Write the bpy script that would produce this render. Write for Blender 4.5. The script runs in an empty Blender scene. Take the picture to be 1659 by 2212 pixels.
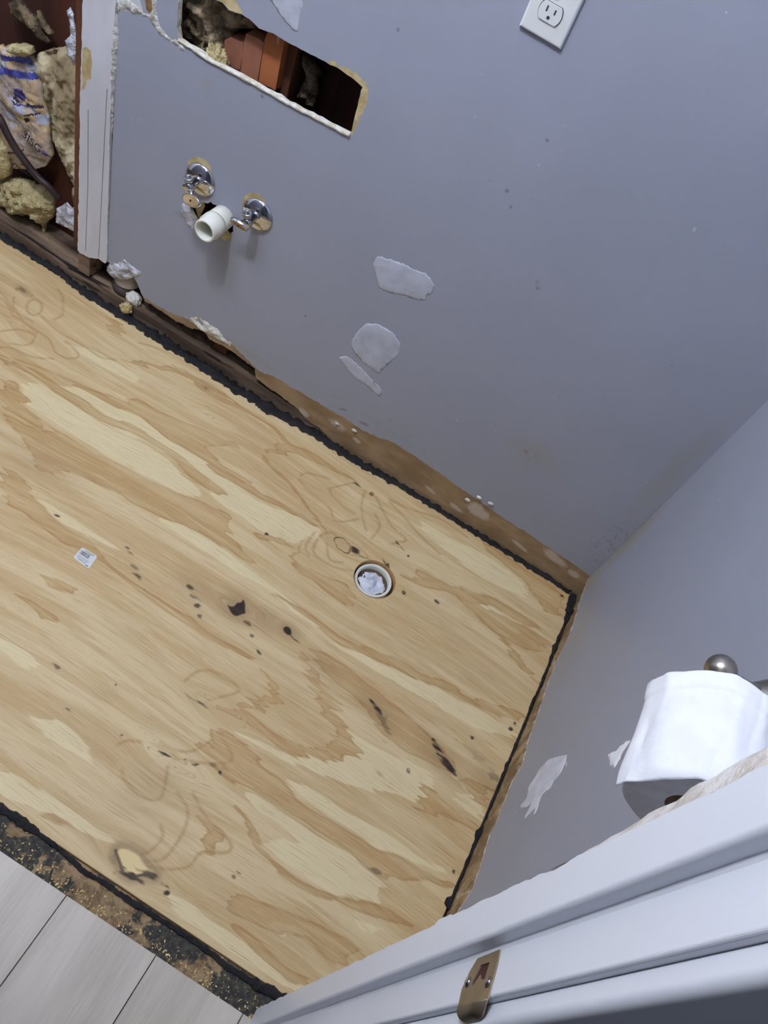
# Bathroom floor repair: plywood subfloor, grey walls, door jamb
import bpy, bmesh, math, random
import numpy as np
from mathutils import Vector, Matrix, noise
from mathutils.geometry import delaunay_2d_cdt
PI=math.pi
SC=bpy.context.scene
COL=SC.collection
EXPO=0.45; LPOW=33; HPOW=2
BALL=(-.063,-.723,.840); RC=(-.0595,-.820,.838); RRAD=.057; SH_A=172; SH_F=.012; SH_O=.006; SH_L=.010
VA=(-1.085,.441); VAH=(-1.066,(-.050,.429),(-.1,-.9,.45),0.15)
VB=(-.954,.441); VBH=(-.968,(-.036,.434),(0,-.84,-.54),0.0)
# ------------------------------------------------ camera, world, lights, exposure
cam_d=bpy.data.cameras.new('camera'); cam=bpy.data.objects.new('camera',cam_d); COL.objects.link(cam)
cam.matrix_world=Matrix(((0.84595,-0.53092,0.04992,-0.3691),(0.43989,0.64186,-0.62811,-1.2503),(0.30143,0.55331,0.77652,1.425),(0,0,0,1)))
cam_d.sensor_fit='HORIZONTAL'; cam_d.sensor_width=36; cam_d.lens=36*1781.67/1659; cam_d.clip_start=.02
SC.camera=cam
SC.view_settings.view_transform='Standard'; SC.view_settings.look='None'
SC.view_settings.gamma=1; SC.view_settings.use_curve_mapping=False
SC.view_settings.exposure=EXPO
w=bpy.data.worlds.new('world'); SC.world=w; w.use_nodes=True
w.node_tree.nodes['Background'].inputs[0].default_value=(.75,.85,1,1)
w.node_tree.nodes['Background'].inputs[1].default_value=.05
def lamp(name,loc,power,radius,color):
    l=bpy.data.lights.new(name,'POINT'); l.energy=power; l.shadow_soft_size=radius; l.color=color
    o=bpy.data.objects.new(name,l); o.location=loc; COL.objects.link(o); return o
lamp('ceiling_bulb',(-1.08,-.9,2.28),LPOW,.05,(.92,.955,1)); lamp('ceiling_bulb',(-1.58,-.88,2.28),LPOW*.45,.05,(.92,.955,1))
lamp('hall_fill',(-.9,-1.95,2.2),HPOW,.08,(.9,.95,1))  # weak fill light added on the hall side, no known lamp there
# ------------------------------------------------ helpers
def tag(o,label=None,cat=None,group=None,kind=None):
    if label:o['label']=label
    if cat:o['category']=cat
    if group:o['group']=group
    if kind:o['kind']=kind
    return o
def empty(name,loc,label,cat,group=None):
    o=bpy.data.objects.new(name,None); o.empty_display_size=.02; o.location=loc; COL.objects.link(o)
    return tag(o,label,cat,group)
def link(name,me,mats,parent=None,smooth=False):
    if not isinstance(mats,(list,tuple)): mats=[mats]
    for m in mats: me.materials.append(m)
    o=bpy.data.objects.new(name,me); COL.objects.link(o)
    if parent is not None:
        o.parent=parent; o.matrix_parent_inverse=Matrix.Translation(-Vector(parent.location))
    if smooth: me.polygons.foreach_set('use_smooth',[True]*len(me.polygons))
    me.update(); return o
def from_bm(name,bm,mats,parent=None,smooth=False):
    bmesh.ops.recalc_face_normals(bm,faces=bm.faces[:])
    me=bpy.data.meshes.new(name); bm.to_mesh(me); bm.free(); return link(name,me,mats,parent,smooth)
def box_bm(lo,hi,bev=0,seg=2,bm=None):
    bm=bm or bmesh.new(); lo=Vector(lo);hi=Vector(hi); n0=len(bm.verts)
    r=bmesh.ops.create_cube(bm,size=1)
    for v in r['verts']: v.co=Vector([(lo[i]+hi[i])/2+v.co[i]*(hi[i]-lo[i]) for i in range(3)])
    if bev:
        es=list({e for v in r['verts'] for e in v.link_edges})
        bmesh.ops.bevel(bm,geom=es,offset=bev,segments=seg,affect='EDGES',profile=.5)
    return bm
def box(name,lo,hi,mat,parent=None,bev=0,seg=2): return from_bm(name,box_bm(lo,hi,bev,seg),mat,parent)
def frame(d):
    d=Vector(d).normalized(); a=Vector((0,0,1)) if abs(d.z)<.9 else Vector((1,0,0))
    u=d.cross(a).normalized(); return d,u,d.cross(u)
def lathe(bm,prof,org,d,seg=40,jit=0,capped=True):
    """prof: list of (distance along d, radius)"""
    d,u,v=frame(d); org=Vector(org); rings=[]
    for (t,r) in prof:
        if r<1e-6: rings.append([bm.verts.new(org+d*t)])
        else: rings.append([bm.verts.new(org+d*t+(u*math.cos(a)+v*math.sin(a))*r) for a in [2*PI*i/seg for i in range(seg)]])
    for A,B in zip(rings,rings[1:]):
        for i in range(seg):
            j=(i+1)%seg
            if len(A)==1 and len(B)==1: continue
            if len(A)==1: bm.faces.new((A[0],B[i],B[j]))
            elif len(B)==1: bm.faces.new((A[i],A[j],B[0]))
            else: bm.faces.new((A[i],A[j],B[j],B[i]))
    return bm
def tube(bm,pts,rad,seg=14,caps=True,flat=1.0):
    pts=[Vector(p) for p in pts]; n=len(pts); rad=rad if hasattr(rad,'__len__') else [rad]*n
    d0=(pts[1]-pts[0]).normalized(); _,u,v=frame(d0); rings=[]
    for i,p in enumerate(pts):
        d=(pts[min(i+1,n-1)]-pts[max(i-1,0)]).normalized()
        u=(u-d*u.dot(d)).normalized(); v=d.cross(u)
        rings.append([bm.verts.new(p+(u*math.cos(a)+v*math.sin(a)*flat)*rad[i]) for a in [2*PI*k/seg for k in range(seg)]])
    for A,B in zip(rings,rings[1:]):
        for k in range(seg): bm.faces.new((A[k],A[(k+1)%seg],B[(k+1)%seg],B[k]))
    if caps: bm.faces.new(rings[0]); bm.faces.new(rings[-1])
    return bm
def smoothline(pts,n=6):
    pts=[Vector(p) for p in pts]; out=[]
    for i in range(len(pts)-1):
        p0=pts[max(i-1,0)];p1=pts[i];p2=pts[i+1];p3=pts[min(i+2,len(pts)-1)]
        for k in range(n):
            t=k/n; out.append(.5*((2*p1)+(p2-p0)*t+(2*p0-5*p1+4*p2-p3)*t*t+(3*p1-p0-3*p2+p3)*t**3))
    out.append(pts[-1]); return out
def inside(p,poly):
    x,y=p; c=False; j=len(poly)-1
    for i in range(len(poly)):
        xi,yi=poly[i];xj,yj=poly[j]
        if (yi>y)!=(yj>y) and x<(xj-xi)*(y-yi)/(yj-yi)+xi: c=not c
        j=i
    return c
def segd(p,a,b):
    ax,ay=a;bx,by=b;dx,dy=bx-ax,by-ay; L=dx*dx+dy*dy
    t=0 if L==0 else max(0,min(1,((p[0]-ax)*dx+(p[1]-ay)*dy)/L))
    return math.hypot(p[0]-ax-t*dx,p[1]-ay-t*dy)
def ragged(poly,step,amp,seed,closed=True):
    rnd=random.Random(seed); out=[]; n=len(poly)
    for i in range(n if closed else n-1):
        a=poly[i];b=poly[(i+1)%n]; L=math.hypot(b[0]-a[0],b[1]-a[1]); k=max(1,int(L/step))
        for q in range(k):
            t=q/k; j=0 if (not closed and i==0 and q==0) else amp
            out.append((a[0]+(b[0]-a[0])*t+rnd.gauss(0,.6)*j,a[1]+(b[1]-a[1])*t+rnd.gauss(0,.6)*j))
    if not closed: out.append(tuple(poly[-1]))
    return out
def cdt(polys,extra=()):
    vs=[];es=[]
    for P in polys:
        n0=len(vs); vs+=[Vector(p[:2]) for p in P]; es+=[(n0+i,n0+(i+1)%len(P)) for i in range(len(P))]
    vs+=[Vector(p) for p in extra]
    V,_,F,_,_,_=delaunay_2d_cdt(vs,es,[],0,1e-6)
    return V,F
def sheet(name,outline,holes,regions,mapf,thick,mats,parent=None,edge_mat=0,extra=()):
    """flat panel with thickness cut to an outline; regions [(poly, material index)]; mapf(u,v,depth)->xyz, depth 0 = room face"""
    V,F=cdt([outline]+list(holes)+[r[0] for r in regions],extra)
    keep=[];mi=[]
    for f in F:
        c=(sum(V[i].x for i in f)/3,sum(V[i].y for i in f)/3)
        if not inside(c,outline) or any(inside(c,h) for h in holes): continue
        m=0
        for r,k in regions:
            if inside(c,r): m=k
        keep.append(tuple(f)); mi.append(m)
    used=sorted({i for f in keep for i in f}); idx={o:i for i,o in enumerate(used)}; n=len(used)
    verts=[mapf(V[i].x,V[i].y,0) for i in used]+[mapf(V[i].x,V[i].y,thick) for i in used]
    keep=[tuple(idx[i] for i in f) for f in keep]
    faces=list(keep)+[tuple(n+i for i in reversed(f)) for f in keep]; mm=mi+[edge_mat]*len(keep)
    cnt={}
    for f in keep:
        for a,b in zip(f,f[1:]+f[:1]): cnt[(a,b)]=1
    for (a,b) in cnt:
        if (b,a) not in cnt: faces.append((b,a,n+a,n+b)); mm.append(edge_mat)
    me=bpy.data.meshes.new(name); me.from_pydata([tuple(v) for v in verts],[],faces); me.validate()
    o=link(name,me,mats,parent)
    if len(me.polygons)==len(mm): me.polygons.foreach_set('material_index',mm)
    bm=bmesh.new(); bm.from_mesh(me); bmesh.ops.recalc_face_normals(bm,faces=bm.faces[:]); bm.to_mesh(me); bm.free()
    return o
def pillow(name,poly,mapf,h,w,amp,freq,step,mat,parent=None,back=0.0,seed=0,jag=.0,ridge=0,smooth=True,an=1.0,regs=()):
    """lumpy solid filling an outline: rises h towards its middle with fractal bumps; mapf(u,v,out)->xyz"""
    rnd=random.Random(seed); P=ragged(poly,step,jag,seed)
    xs=[p[0] for p in P];ys=[p[1] for p in P]; ex=[]
    x=min(xs)
    while x<max(xs):
        y=min(ys)
        while y<max(ys):
            q=(x+rnd.uniform(-.3,.3)*step,y+rnd.uniform(-.3,.3)*step)
            if inside(q,P):
                d=min(segd(q,P[i],P[(i+1)%len(P)]) for i in range(len(P)))
                if d>step*.45: ex.append((q[0],q[1]))
            y+=step
        x+=step
    V,F=cdt([P],ex); keep=[tuple(f) for f in F if inside((sum(V[i].x for i in f)/3,sum(V[i].y for i in f)/3),P)]
    used=sorted({i for f in keep for i in f}); idx={o:i for i,o in enumerate(used)}; n=len(used); vf=[];vb=[]
    off=Vector((seed*7.3,seed*3.1,seed))
    for i in used:
        q=(V[i].x,V[i].y); d=min(segd(q,P[k],P[(k+1)%len(P)]) for k in range(len(P)))
        e=1-math.exp(-d/w); nz=noise.fractal(Vector((q[0]*freq,q[1]*freq*an,0))+off,.6,2.1,5)
        rd=abs(noise.noise(Vector((q[0]*freq*.6,q[1]*freq*.6*an,5))+off))*ridge
        hh=h*e+(amp*nz-rd)*min(1,d/(step*1.2)+.15)
        vf.append(mapf(q[0],q[1],hh)); vb.append(mapf(q[0],q[1],-back-1e-4))
    keep=[tuple(idx[i] for i in f) for f in keep]
    faces=list(keep)+[tuple(n+i for i in reversed(f)) for f in keep]
    cnt={(a,b) for f in keep for a,b in zip(f,f[1:]+f[:1])}
    faces+=[(b,a,n+a,n+b) for (a,b) in cnt if (b,a) not in cnt]
    me=bpy.data.meshes.new(name); me.from_pydata([tuple(v) for v in vf+vb],[],faces)
    bm=bmesh.new(); bm.from_mesh(me); bmesh.ops.recalc_face_normals(bm,faces=bm.faces[:]); bm.to_mesh(me); bm.free()
    o=link(name,me,mat,parent,smooth)
    if regs:
        for pf in me.polygons[:len(keep)]:
            c=[sum(V[used[i]].x for i in keep[pf.index])/3,sum(V[used[i]].y for i in keep[pf.index])/3]
            for r,k in regs:
                if inside(c,r): pf.material_index=k
    return o
def lump(name,c,size,mat,parent=None,seed=0,amp=.3,freq=2.0,sub=4,smooth=True):
    bm=bmesh.new(); bmesh.ops.create_icosphere(bm,subdivisions=sub,radius=1)
    for v in bm.verts:
        k=1+amp*noise.fractal(v.co*freq+Vector((seed*5.1,seed,2)),.7,2,5)
        v.co=Vector((c[0]+v.co.x*size[0]*k,c[1]+v.co.y*size[1]*k,c[2]+v.co.z*size[2]*k))
    return from_bm(name,bm,mat,parent,smooth)
WA=lambda off=0:(lambda u,v,o:(u,off-o,v))       # on the back wall, o = out into the room
WB=lambda off=0:(lambda u,v,o:(off-o,u,v))       # on the right wall
FL=lambda off=0:(lambda u,v,o:(u,v,off+o))       # on the floor
# ------------------------------------------------ materials
class NT:
    def __init__(s,name,rough=.6,metal=0,spec=.5):
        s.m=bpy.data.materials.new(name); s.m.use_nodes=True; s.t=s.m.node_tree; s.b=s.t.nodes['Principled BSDF']
        s.b.inputs['Roughness'].default_value=rough; s.b.inputs['Metallic'].default_value=metal
        s.b.inputs['Specular IOR Level'].default_value=spec
    def n(s,t,**k):
        nd=s.t.nodes.new(t)
        for a,b in k.items(): setattr(nd,a,b)
        return nd
    def set(s,sock,v):
        if hasattr(v,'is_output') or isinstance(v,bpy.types.NodeSocket): s.t.links.new(v,sock)
        else: sock.default_value=v
    def pos(s):
        return s.n('ShaderNodeNewGeometry').outputs['Position']
    def mapping(s,vec,scale,loc=(0,0,0),rot=(0,0,0)):
        m=s.n('ShaderNodeMapping'); s.set(m.inputs[0],vec); m.inputs['Scale'].default_value=scale; m.inputs['Location'].default_value=loc; m.inputs['Rotation'].default_value=rot; return m.outputs[0]
    def noise(s,vec,scale=1,detail=4,rough=.55,dist=0):
        m=s.n('ShaderNodeTexNoise'); s.set(m.inputs['Vector'],vec); m.inputs['Scale'].default_value=scale; m.inputs['Detail'].default_value=detail
        m.inputs['Roughness'].default_value=rough; m.inputs['Distortion'].default_value=dist; return m.outputs[0]
    def math(s,op,a,b=0,c=0,clamp=False):
        m=s.n('ShaderNodeMath',operation=op,use_clamp=clamp)
        for i,v in enumerate((a,b,c)): s.set(m.inputs[i],v)
        return m.outputs[0]
    def ss(s,v,a,b,lo=0,hi=1):
        m=s.n('ShaderNodeMapRange',interpolation_type='SMOOTHSTEP'); s.set(m.inputs[0],v)
        for i,x in enumerate((a,b,lo,hi)): m.inputs[i+1].default_value=x
        return m.outputs[0]
    def mix(s,f,a,b,blend='MIX'):
        m=s.n('ShaderNodeMix',data_type='RGBA',blend_type=blend); s.set(m.inputs[0],f)
        for i,v in ((6,a),(7,b)):
            if isinstance(v,tuple) and len(v)==3: v=(*v,1)
            s.set(m.inputs[i],v)
        return m.outputs[2]
    def attr(s,nm,out='Fac'):
        a=s.n('ShaderNodeAttribute',attribute_name=nm); return a.outputs[out]
    def bump(s,h,strength,dist=.002):
        b=s.n('ShaderNodeBump'); s.set(b.inputs['Height'],h); b.inputs['Strength'].default_value=strength; b.inputs['Distance'].default_value=dist
        s.t.links.new(b.outputs[0],s.b.inputs['Normal'])
    def col(s,v):
        if isinstance(v,tuple) and len(v)==3: v=(*v,1)
        s.set(s.b.inputs['Base Color'],v); return s
def rgb(r,g,b):
    f=lambda c:(c/255/12.92) if c/255<=.04045 else ((c/255+.055)/1.055)**2.4
    return (f(r),f(g),f(b))
def noisy(name,c1,c2,scale,rough=.7,metal=0,bump=.3,bdist=.002,lo=.35,hi=.65,stretch=(1,1,1),spec=.4,detail=5,c3=None,t3=(.6,.7)):
    N=NT(name,rough,metal,spec); p=N.mapping(N.pos(),stretch); f=N.noise(p,scale,detail)
    c=N.mix(N.ss(f,lo,hi),c1,c2)
    if c3: c=N.mix(N.ss(N.noise(p,scale*2.3,4),*t3),c,c3)
    N.col(c); 
    if bump: N.bump(N.noise(p,scale*3,5),bump,bdist)
    return N.m
def ellip(N,cx,cz,rx,rz,axes,blur=1.0,nz=None,ang=0):
    """soft elliptical mask at a fixed place on a wall, broken up by noise"""
    s=N.n('ShaderNodeSeparateXYZ'); N.set(s.inputs[0],N.pos()); a=s.outputs[axes[0]]; b=s.outputs[axes[1]]
    a=N.math('SUBTRACT',a,cx); b=N.math('SUBTRACT',b,cz); ca,sa=math.cos(ang),math.sin(ang)
    u=N.math('DIVIDE',N.math('ADD',N.math('MULTIPLY',a,ca),N.math('MULTIPLY',b,sa)),rx)
    v=N.math('DIVIDE',N.math('SUBTRACT',N.math('MULTIPLY',b,ca),N.math('MULTIPLY',a,sa)),rz)
    d=N.math('SQRT',N.math('ADD',N.math('MULTIPLY',u,u),N.math('MULTIPLY',v,v)))
    if nz is not None: d=N.math('ADD',d,N.math('MULTIPLY',N.math('SUBTRACT',nz,.5),1.2))
    return N.ss(d,1.0,max(0,1-blur),0,1)
D={
'amber':[[[-1.2795,-0.3445],[-1.2585,-0.3242],[-1.2265,-0.338],[-1.1907,-0.3442],[-1.2055,-0.3649],[-1.1609,-0.3709],[-1.1327,-0.3865],[-1.1353,-0.397],[-1.1879,-0.3958],[-1.2293,-0.4008]],[[-1.2212,-0.41],[-1.1374,-0.3972],[-1.1017,-0.3714],[-1.0645,-0.3705],[-1.009,-0.374],[-0.9583,-0.3611],[-0.8982,-0.3604],[-0.8514,-0.3511],[-0.7887,-0.3332],[-0.7253,-0.315],[-0.7118,-0.3233],[-0.7187,-0.3538],[-0.6215,-0.382],[-0.6127,-0.3957],[-0.7116,-0.391],[-0.7777,-0.4019],[-0.8389,-0.4191],[-0.8866,-0.4298],[-0.9207,-0.4188],[-0.9663,-0.4277],[-1.0266,-0.4404],[-1.0673,-0.4756],[-1.1,-0.4633],[-1.1424,-0.4402],[-1.1731,-0.4296],[-1.2163,-0.4154]],[[-1.1287,-0.5139],[-1.092,-0.5058],[-1.0475,-0.5027],[-1.0477,-0.5317],[-0.9959,-0.5431],[-0.9389,-0.547],[-0.9097,-0.5475],[-0.872,-0.5466],[-0.8572,-0.5558],[-0.8003,-0.5665],[-0.7317,-0.564],[-0.664,-0.562],[-0.5895,-0.5703],[-0.4972,-0.5594],[-0.5008,-0.57],[-0.5826,-0.5804],[-0.6593,-0.5789],[-0.737,-0.5766],[-0.8,-0.5751],[-0.8555,-0.5674],[-0.8806,-0.5704],[-0.9282,-0.573],[-0.9875,-0.5731],[-1.0462,-0.5669],[-1.0771,-0.5719]],[[-1.3115,-0.3085],[-1.2548,-0.2916],[-1.1809,-0.2946],[-1.1223,-0.301],[-1.0707,-0.2962],[-0.9992,-0.282],[-0.9452,-0.2786],[-0.9034,-0.2794],[-0.8519,-0.2941],[-0.7895,-0.3003],[-0.7393,-0.2888],[-0.7741,-0.2716],[-0.8458,-0.2696],[-0.8998,-0.2598],[-0.9578,-0.2615],[-1.0159,-0.2631],[-1.0712,-0.2761],[-1.1368,-0.2759],[-1.1943,-0.2713],[-1.2561,-0.2762],[-1.3186,-0.3006]],[[-1.1493,-0.2427],[-1.0674,-0.2194],[-1.0465,-0.1942],[-0.9846,-0.1958],[-0.9149,-0.1795],[-0.8589,-0.1638],[-0.8063,-0.1513],[-0.8145,-0.1792],[-0.8615,-0.2006],[-0.8159,-0.2272],[-0.728,-0.2163],[-0.718,-0.2318],[-0.8526,-0.2429],[-0.9108,-0.2446],[-0.9729,-0.2411],[-1.034,-0.2363],[-1.1029,-0.251],[-1.1625,-0.259]],[[-0.9888,-0.0636],[-0.9134,-0.0648],[-0.832,-0.0544],[-0.8267,-0.0626],[-0.904,-0.0786],[-0.9868,-0.0772]],[[-0.9056,-0.708],[-0.8606,-0.702],[-0.8108,-0.7016],[-0.8597,-0.7231]],[[-0.9053,-0.6552],[-0.8279,-0.6371],[-0.8214,-0.6514],[-0.8805,-0.6664]],[[-0.8321,-0.2382],[-0.771,-0.2339],[-0.6987,-0.225],[-0.6264,-0.2255],[-0.5362,-0.2292],[-0.5507,-0.2365],[-0.6319,-0.2377],[-0.6992,-0.2428],[-0.7659,-0.2488],[-0.8237,-0.2504]],[[-0.7676,-0.1394],[-0.727,-0.1496],[-0.6762,-0.1672],[-0.6169,-0.1941],[-0.5272,-0.2265],[-0.5376,-0.2288],[-0.6212,-0.2009],[-0.6814,-0.1765],[-0.7356,-0.1572],[-0.7686,-0.1436]],[[-0.9127,-0.0488],[-0.8568,-0.0588],[-0.8035,-0.0596],[-0.7587,-0.0571],[-0.7205,-0.0766],[-0.6875,-0.0631],[-0.6336,-0.0594],[-0.5969,-0.0585],[-0.5399,-0.0606],[-0.5511,-0.0651],[-0.6089,-0.0723],[-0.632,-0.0753],[-0.6862,-0.0882],[-0.7263,-0.1235],[-0.7626,-0.1435],[-0.7367,-0.1067],[-0.7279,-0.0849],[-0.7614,-0.0668],[-0.8114,-0.0669],[-0.8616,-0.067],[-0.9134,-0.0553]],[[-0.5727,-0.3254],[-0.5664,-0.3019],[-0.5618,-0.2808],[-0.5624,-0.2504],[-0.5577,-0.2819],[-0.5635,-0.3181],[-0.5502,-0.3288],[-0.4963,-0.3283],[-0.4679,-0.3187],[-0.4282,-0.3047],[-0.4094,-0.3389],[-0.4189,-0.358],[-0.4533,-0.3562],[-0.4878,-0.3544],[-0.5366,-0.3514]],[[-0.3617,-0.2197],[-0.325,-0.1999],[-0.2738,-0.1847],[-0.2347,-0.1547],[-0.151,-0.1352],[-0.0966,-0.1324],[-0.0475,-0.1377],[-0.0414,-0.1538],[-0.1105,-0.1567],[-0.1662,-0.1636],[-0.2541,-0.2021],[-0.3164,-0.2174],[-0.3534,-0.2247]],[[-0.3353,-0.1789],[-0.2534,-0.1733],[-0.2002,-0.1583],[-0.1763,-0.1754],[-0.1305,-0.162],[-0.0732,-0.1594],[-0.0113,-0.1534],[-0.0009,-0.1499],[0.0027,-0.182],[-0.0137,-0.2029],[-0.0528,-0.2115],[-0.1112,-0.2117],[-0.1331,-0.2144],[-0.1858,-0.1992],[-0.2124,-0.1915],[-0.2818,-0.1851],[-0.324,-0.202]],[[-0.1757,-0.1957],[-0.1641,-0.2117],[-0.1087,-0.2151],[-0.0751,-0.247],[0.0072,-0.2706],[-0.011,-0.2434],[-0.0593,-0.2356],[-0.0779,-0.2204]],[[-0.5769,-0.4345],[-0.5037,-0.4115],[-0.4495,-0.4221],[-0.3891,-0.4214],[-0.3176,-0.4053],[-0.2541,-0.3915],[-0.2284,-0.3974],[-0.1711,-0.381],[-0.1489,-0.375],[-0.1043,-0.3877],[-0.0512,-0.3546],[0.001,-0.3493],[0.0074,-0.3657],[-0.0214,-0.3773],[-0.1771,-0.4053],[-0.3069,-0.4256],[-0.3788,-0.4397],[-0.4382,-0.4413],[-0.4984,-0.4204]],[[-0.4366,-0.4912],[-0.3846,-0.4693],[-0.3047,-0.4737],[-0.2328,-0.4887],[-0.1455,-0.5011],[-0.0747,-0.5273],[-0.0739,-0.5494],[-0.1521,-0.5511],[-0.2286,-0.5568],[-0.2877,-0.5209],[-0.3499,-0.5157],[-0.4095,-0.4978]],[[-0.4317,-0.4924],[-0.3801,-0.5267],[-0.3036,-0.5743],[-0.2454,-0.6085],[-0.2628,-0.6241],[-0.3051,-0.6559],[-0.3271,-0.6753],[-0.3746,-0.6809],[-0.4207,-0.6763],[-0.4912,-0.6799],[-0.5289,-0.6869],[-0.4912,-0.6621],[-0.4377,-0.6527],[-0.3907,-0.6643],[-0.3389,-0.6521],[-0.3039,-0.6166],[-0.3125,-0.5909],[-0.3535,-0.576],[-0.3864,-0.5548],[-0.4212,-0.5224]],[[-0.4868,-0.5725],[-0.4491,-0.5752],[-0.4031,-0.6003],[-0.4082,-0.6135],[-0.4484,-0.6453],[-0.4956,-0.6734],[-0.4717,-0.6433],[-0.435,-0.6126],[-0.4338,-0.5933],[-0.4676,-0.5882]],[[-0.482,-0.7054],[-0.4625,-0.7054],[-0.417,-0.7109],[-0.378,-0.7282],[-0.3401,-0.7274],[-0.295,-0.7389],[-0.2587,-0.7426],[-0.2327,-0.74],[-0.1786,-0.7387],[-0.1353,-0.7316],[-0.085,-0.723],[-0.0361,-0.7249],[0.0134,-0.7142],[0.0125,-0.7268],[-0.0355,-0.734],[-0.082,-0.7534],[-0.1129,-0.7745],[-0.1457,-0.7755],[-0.1821,-0.77],[-0.2315,-0.7652],[-0.2748,-0.7663],[-0.3115,-0.7632],[-0.3522,-0.7689],[-0.3792,-0.7695],[-0.409,-0.7859],[-0.4651,-0.7727],[-0.5011,-0.7482]],[[-0.3954,-0.8063],[-0.3613,-0.8072],[-0.3116,-0.8331],[-0.2784,-0.844],[-0.2313,-0.8455],[-0.1868,-0.8428],[-0.1366,-0.8277],[-0.0999,-0.8117],[-0.0739,-0.811],[-0.0278,-0.8108],[-0.0834,-0.8311],[-0.1293,-0.8411],[-0.1795,-0.8555],[-0.2294,-0.8592],[-0.2788,-0.8593],[-0.3451,-0.8322]],[[-0.3323,-0.9277],[-0.2665,-0.9045],[-0.2231,-0.8962],[-0.1599,-0.8897],[-0.1172,-0.8874],[-0.0861,-0.8864],[-0.1179,-0.9312],[-0.1669,-0.9212],[-0.2057,-0.9247],[-0.2447,-0.9389],[-0.2989,-0.9515]],[[-0.3055,-0.9545],[-0.2508,-0.9537],[-0.1877,-0.9656],[-0.1432,-0.9615],[-0.1572,-0.9793],[-0.2023,-0.9818],[-0.2547,-0.9716]],[[-0.1203,-0.5855],[-0.0792,-0.5879],[-0.0485,-0.6007],[0.0147,-0.5984],[0.0119,-0.6171],[-0.0347,-0.6159],[-0.0833,-0.6255],[-0.1262,-0.6459]],[[-0.6457,-0.9855],[-0.6142,-0.9656],[-0.5838,-0.964],[-0.5476,-0.9653],[-0.5925,-0.9727]],[[-1.1408,-0.124],[-1.0855,-0.0891],[-1.0407,-0.0529],[-0.9946,-0.0535],[-0.8995,-0.0478],[-0.8987,-0.0585],[-0.9879,-0.0666],[-1.0318,-0.076],[-1.0843,-0.1076],[-1.1348,-0.1319]],[[-1.2347,-0.044],[-1.1922,-0.032],[-1.1732,-0.0653],[-1.2117,-0.0734]],[[-0.4234,-0.8454],[-0.394,-0.8496],[-0.3665,-0.8498],[-0.3551,-0.8683],[-0.3886,-0.8971],[-0.3989,-0.8951],[-0.3817,-0.8677],[-0.4067,-0.8576]],[[-0.0514,-0.5338],[0.0097,-0.5199],[0.0099,-0.5637],[-0.0375,-0.5652]],[[-0.2397,-0.0197],[-0.1693,-0.0108],[-0.0666,-0.0225],[-0.011,-0.0247],[-0.0044,-0.0776],[-0.0372,-0.1021],[-0.0887,-0.0764],[-0.1007,-0.0517],[-0.218,-0.0416]],[[-0.6613,-0.329],[-0.6136,-0.305],[-0.571,-0.2998],[-0.6409,-0.3342]]],
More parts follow.
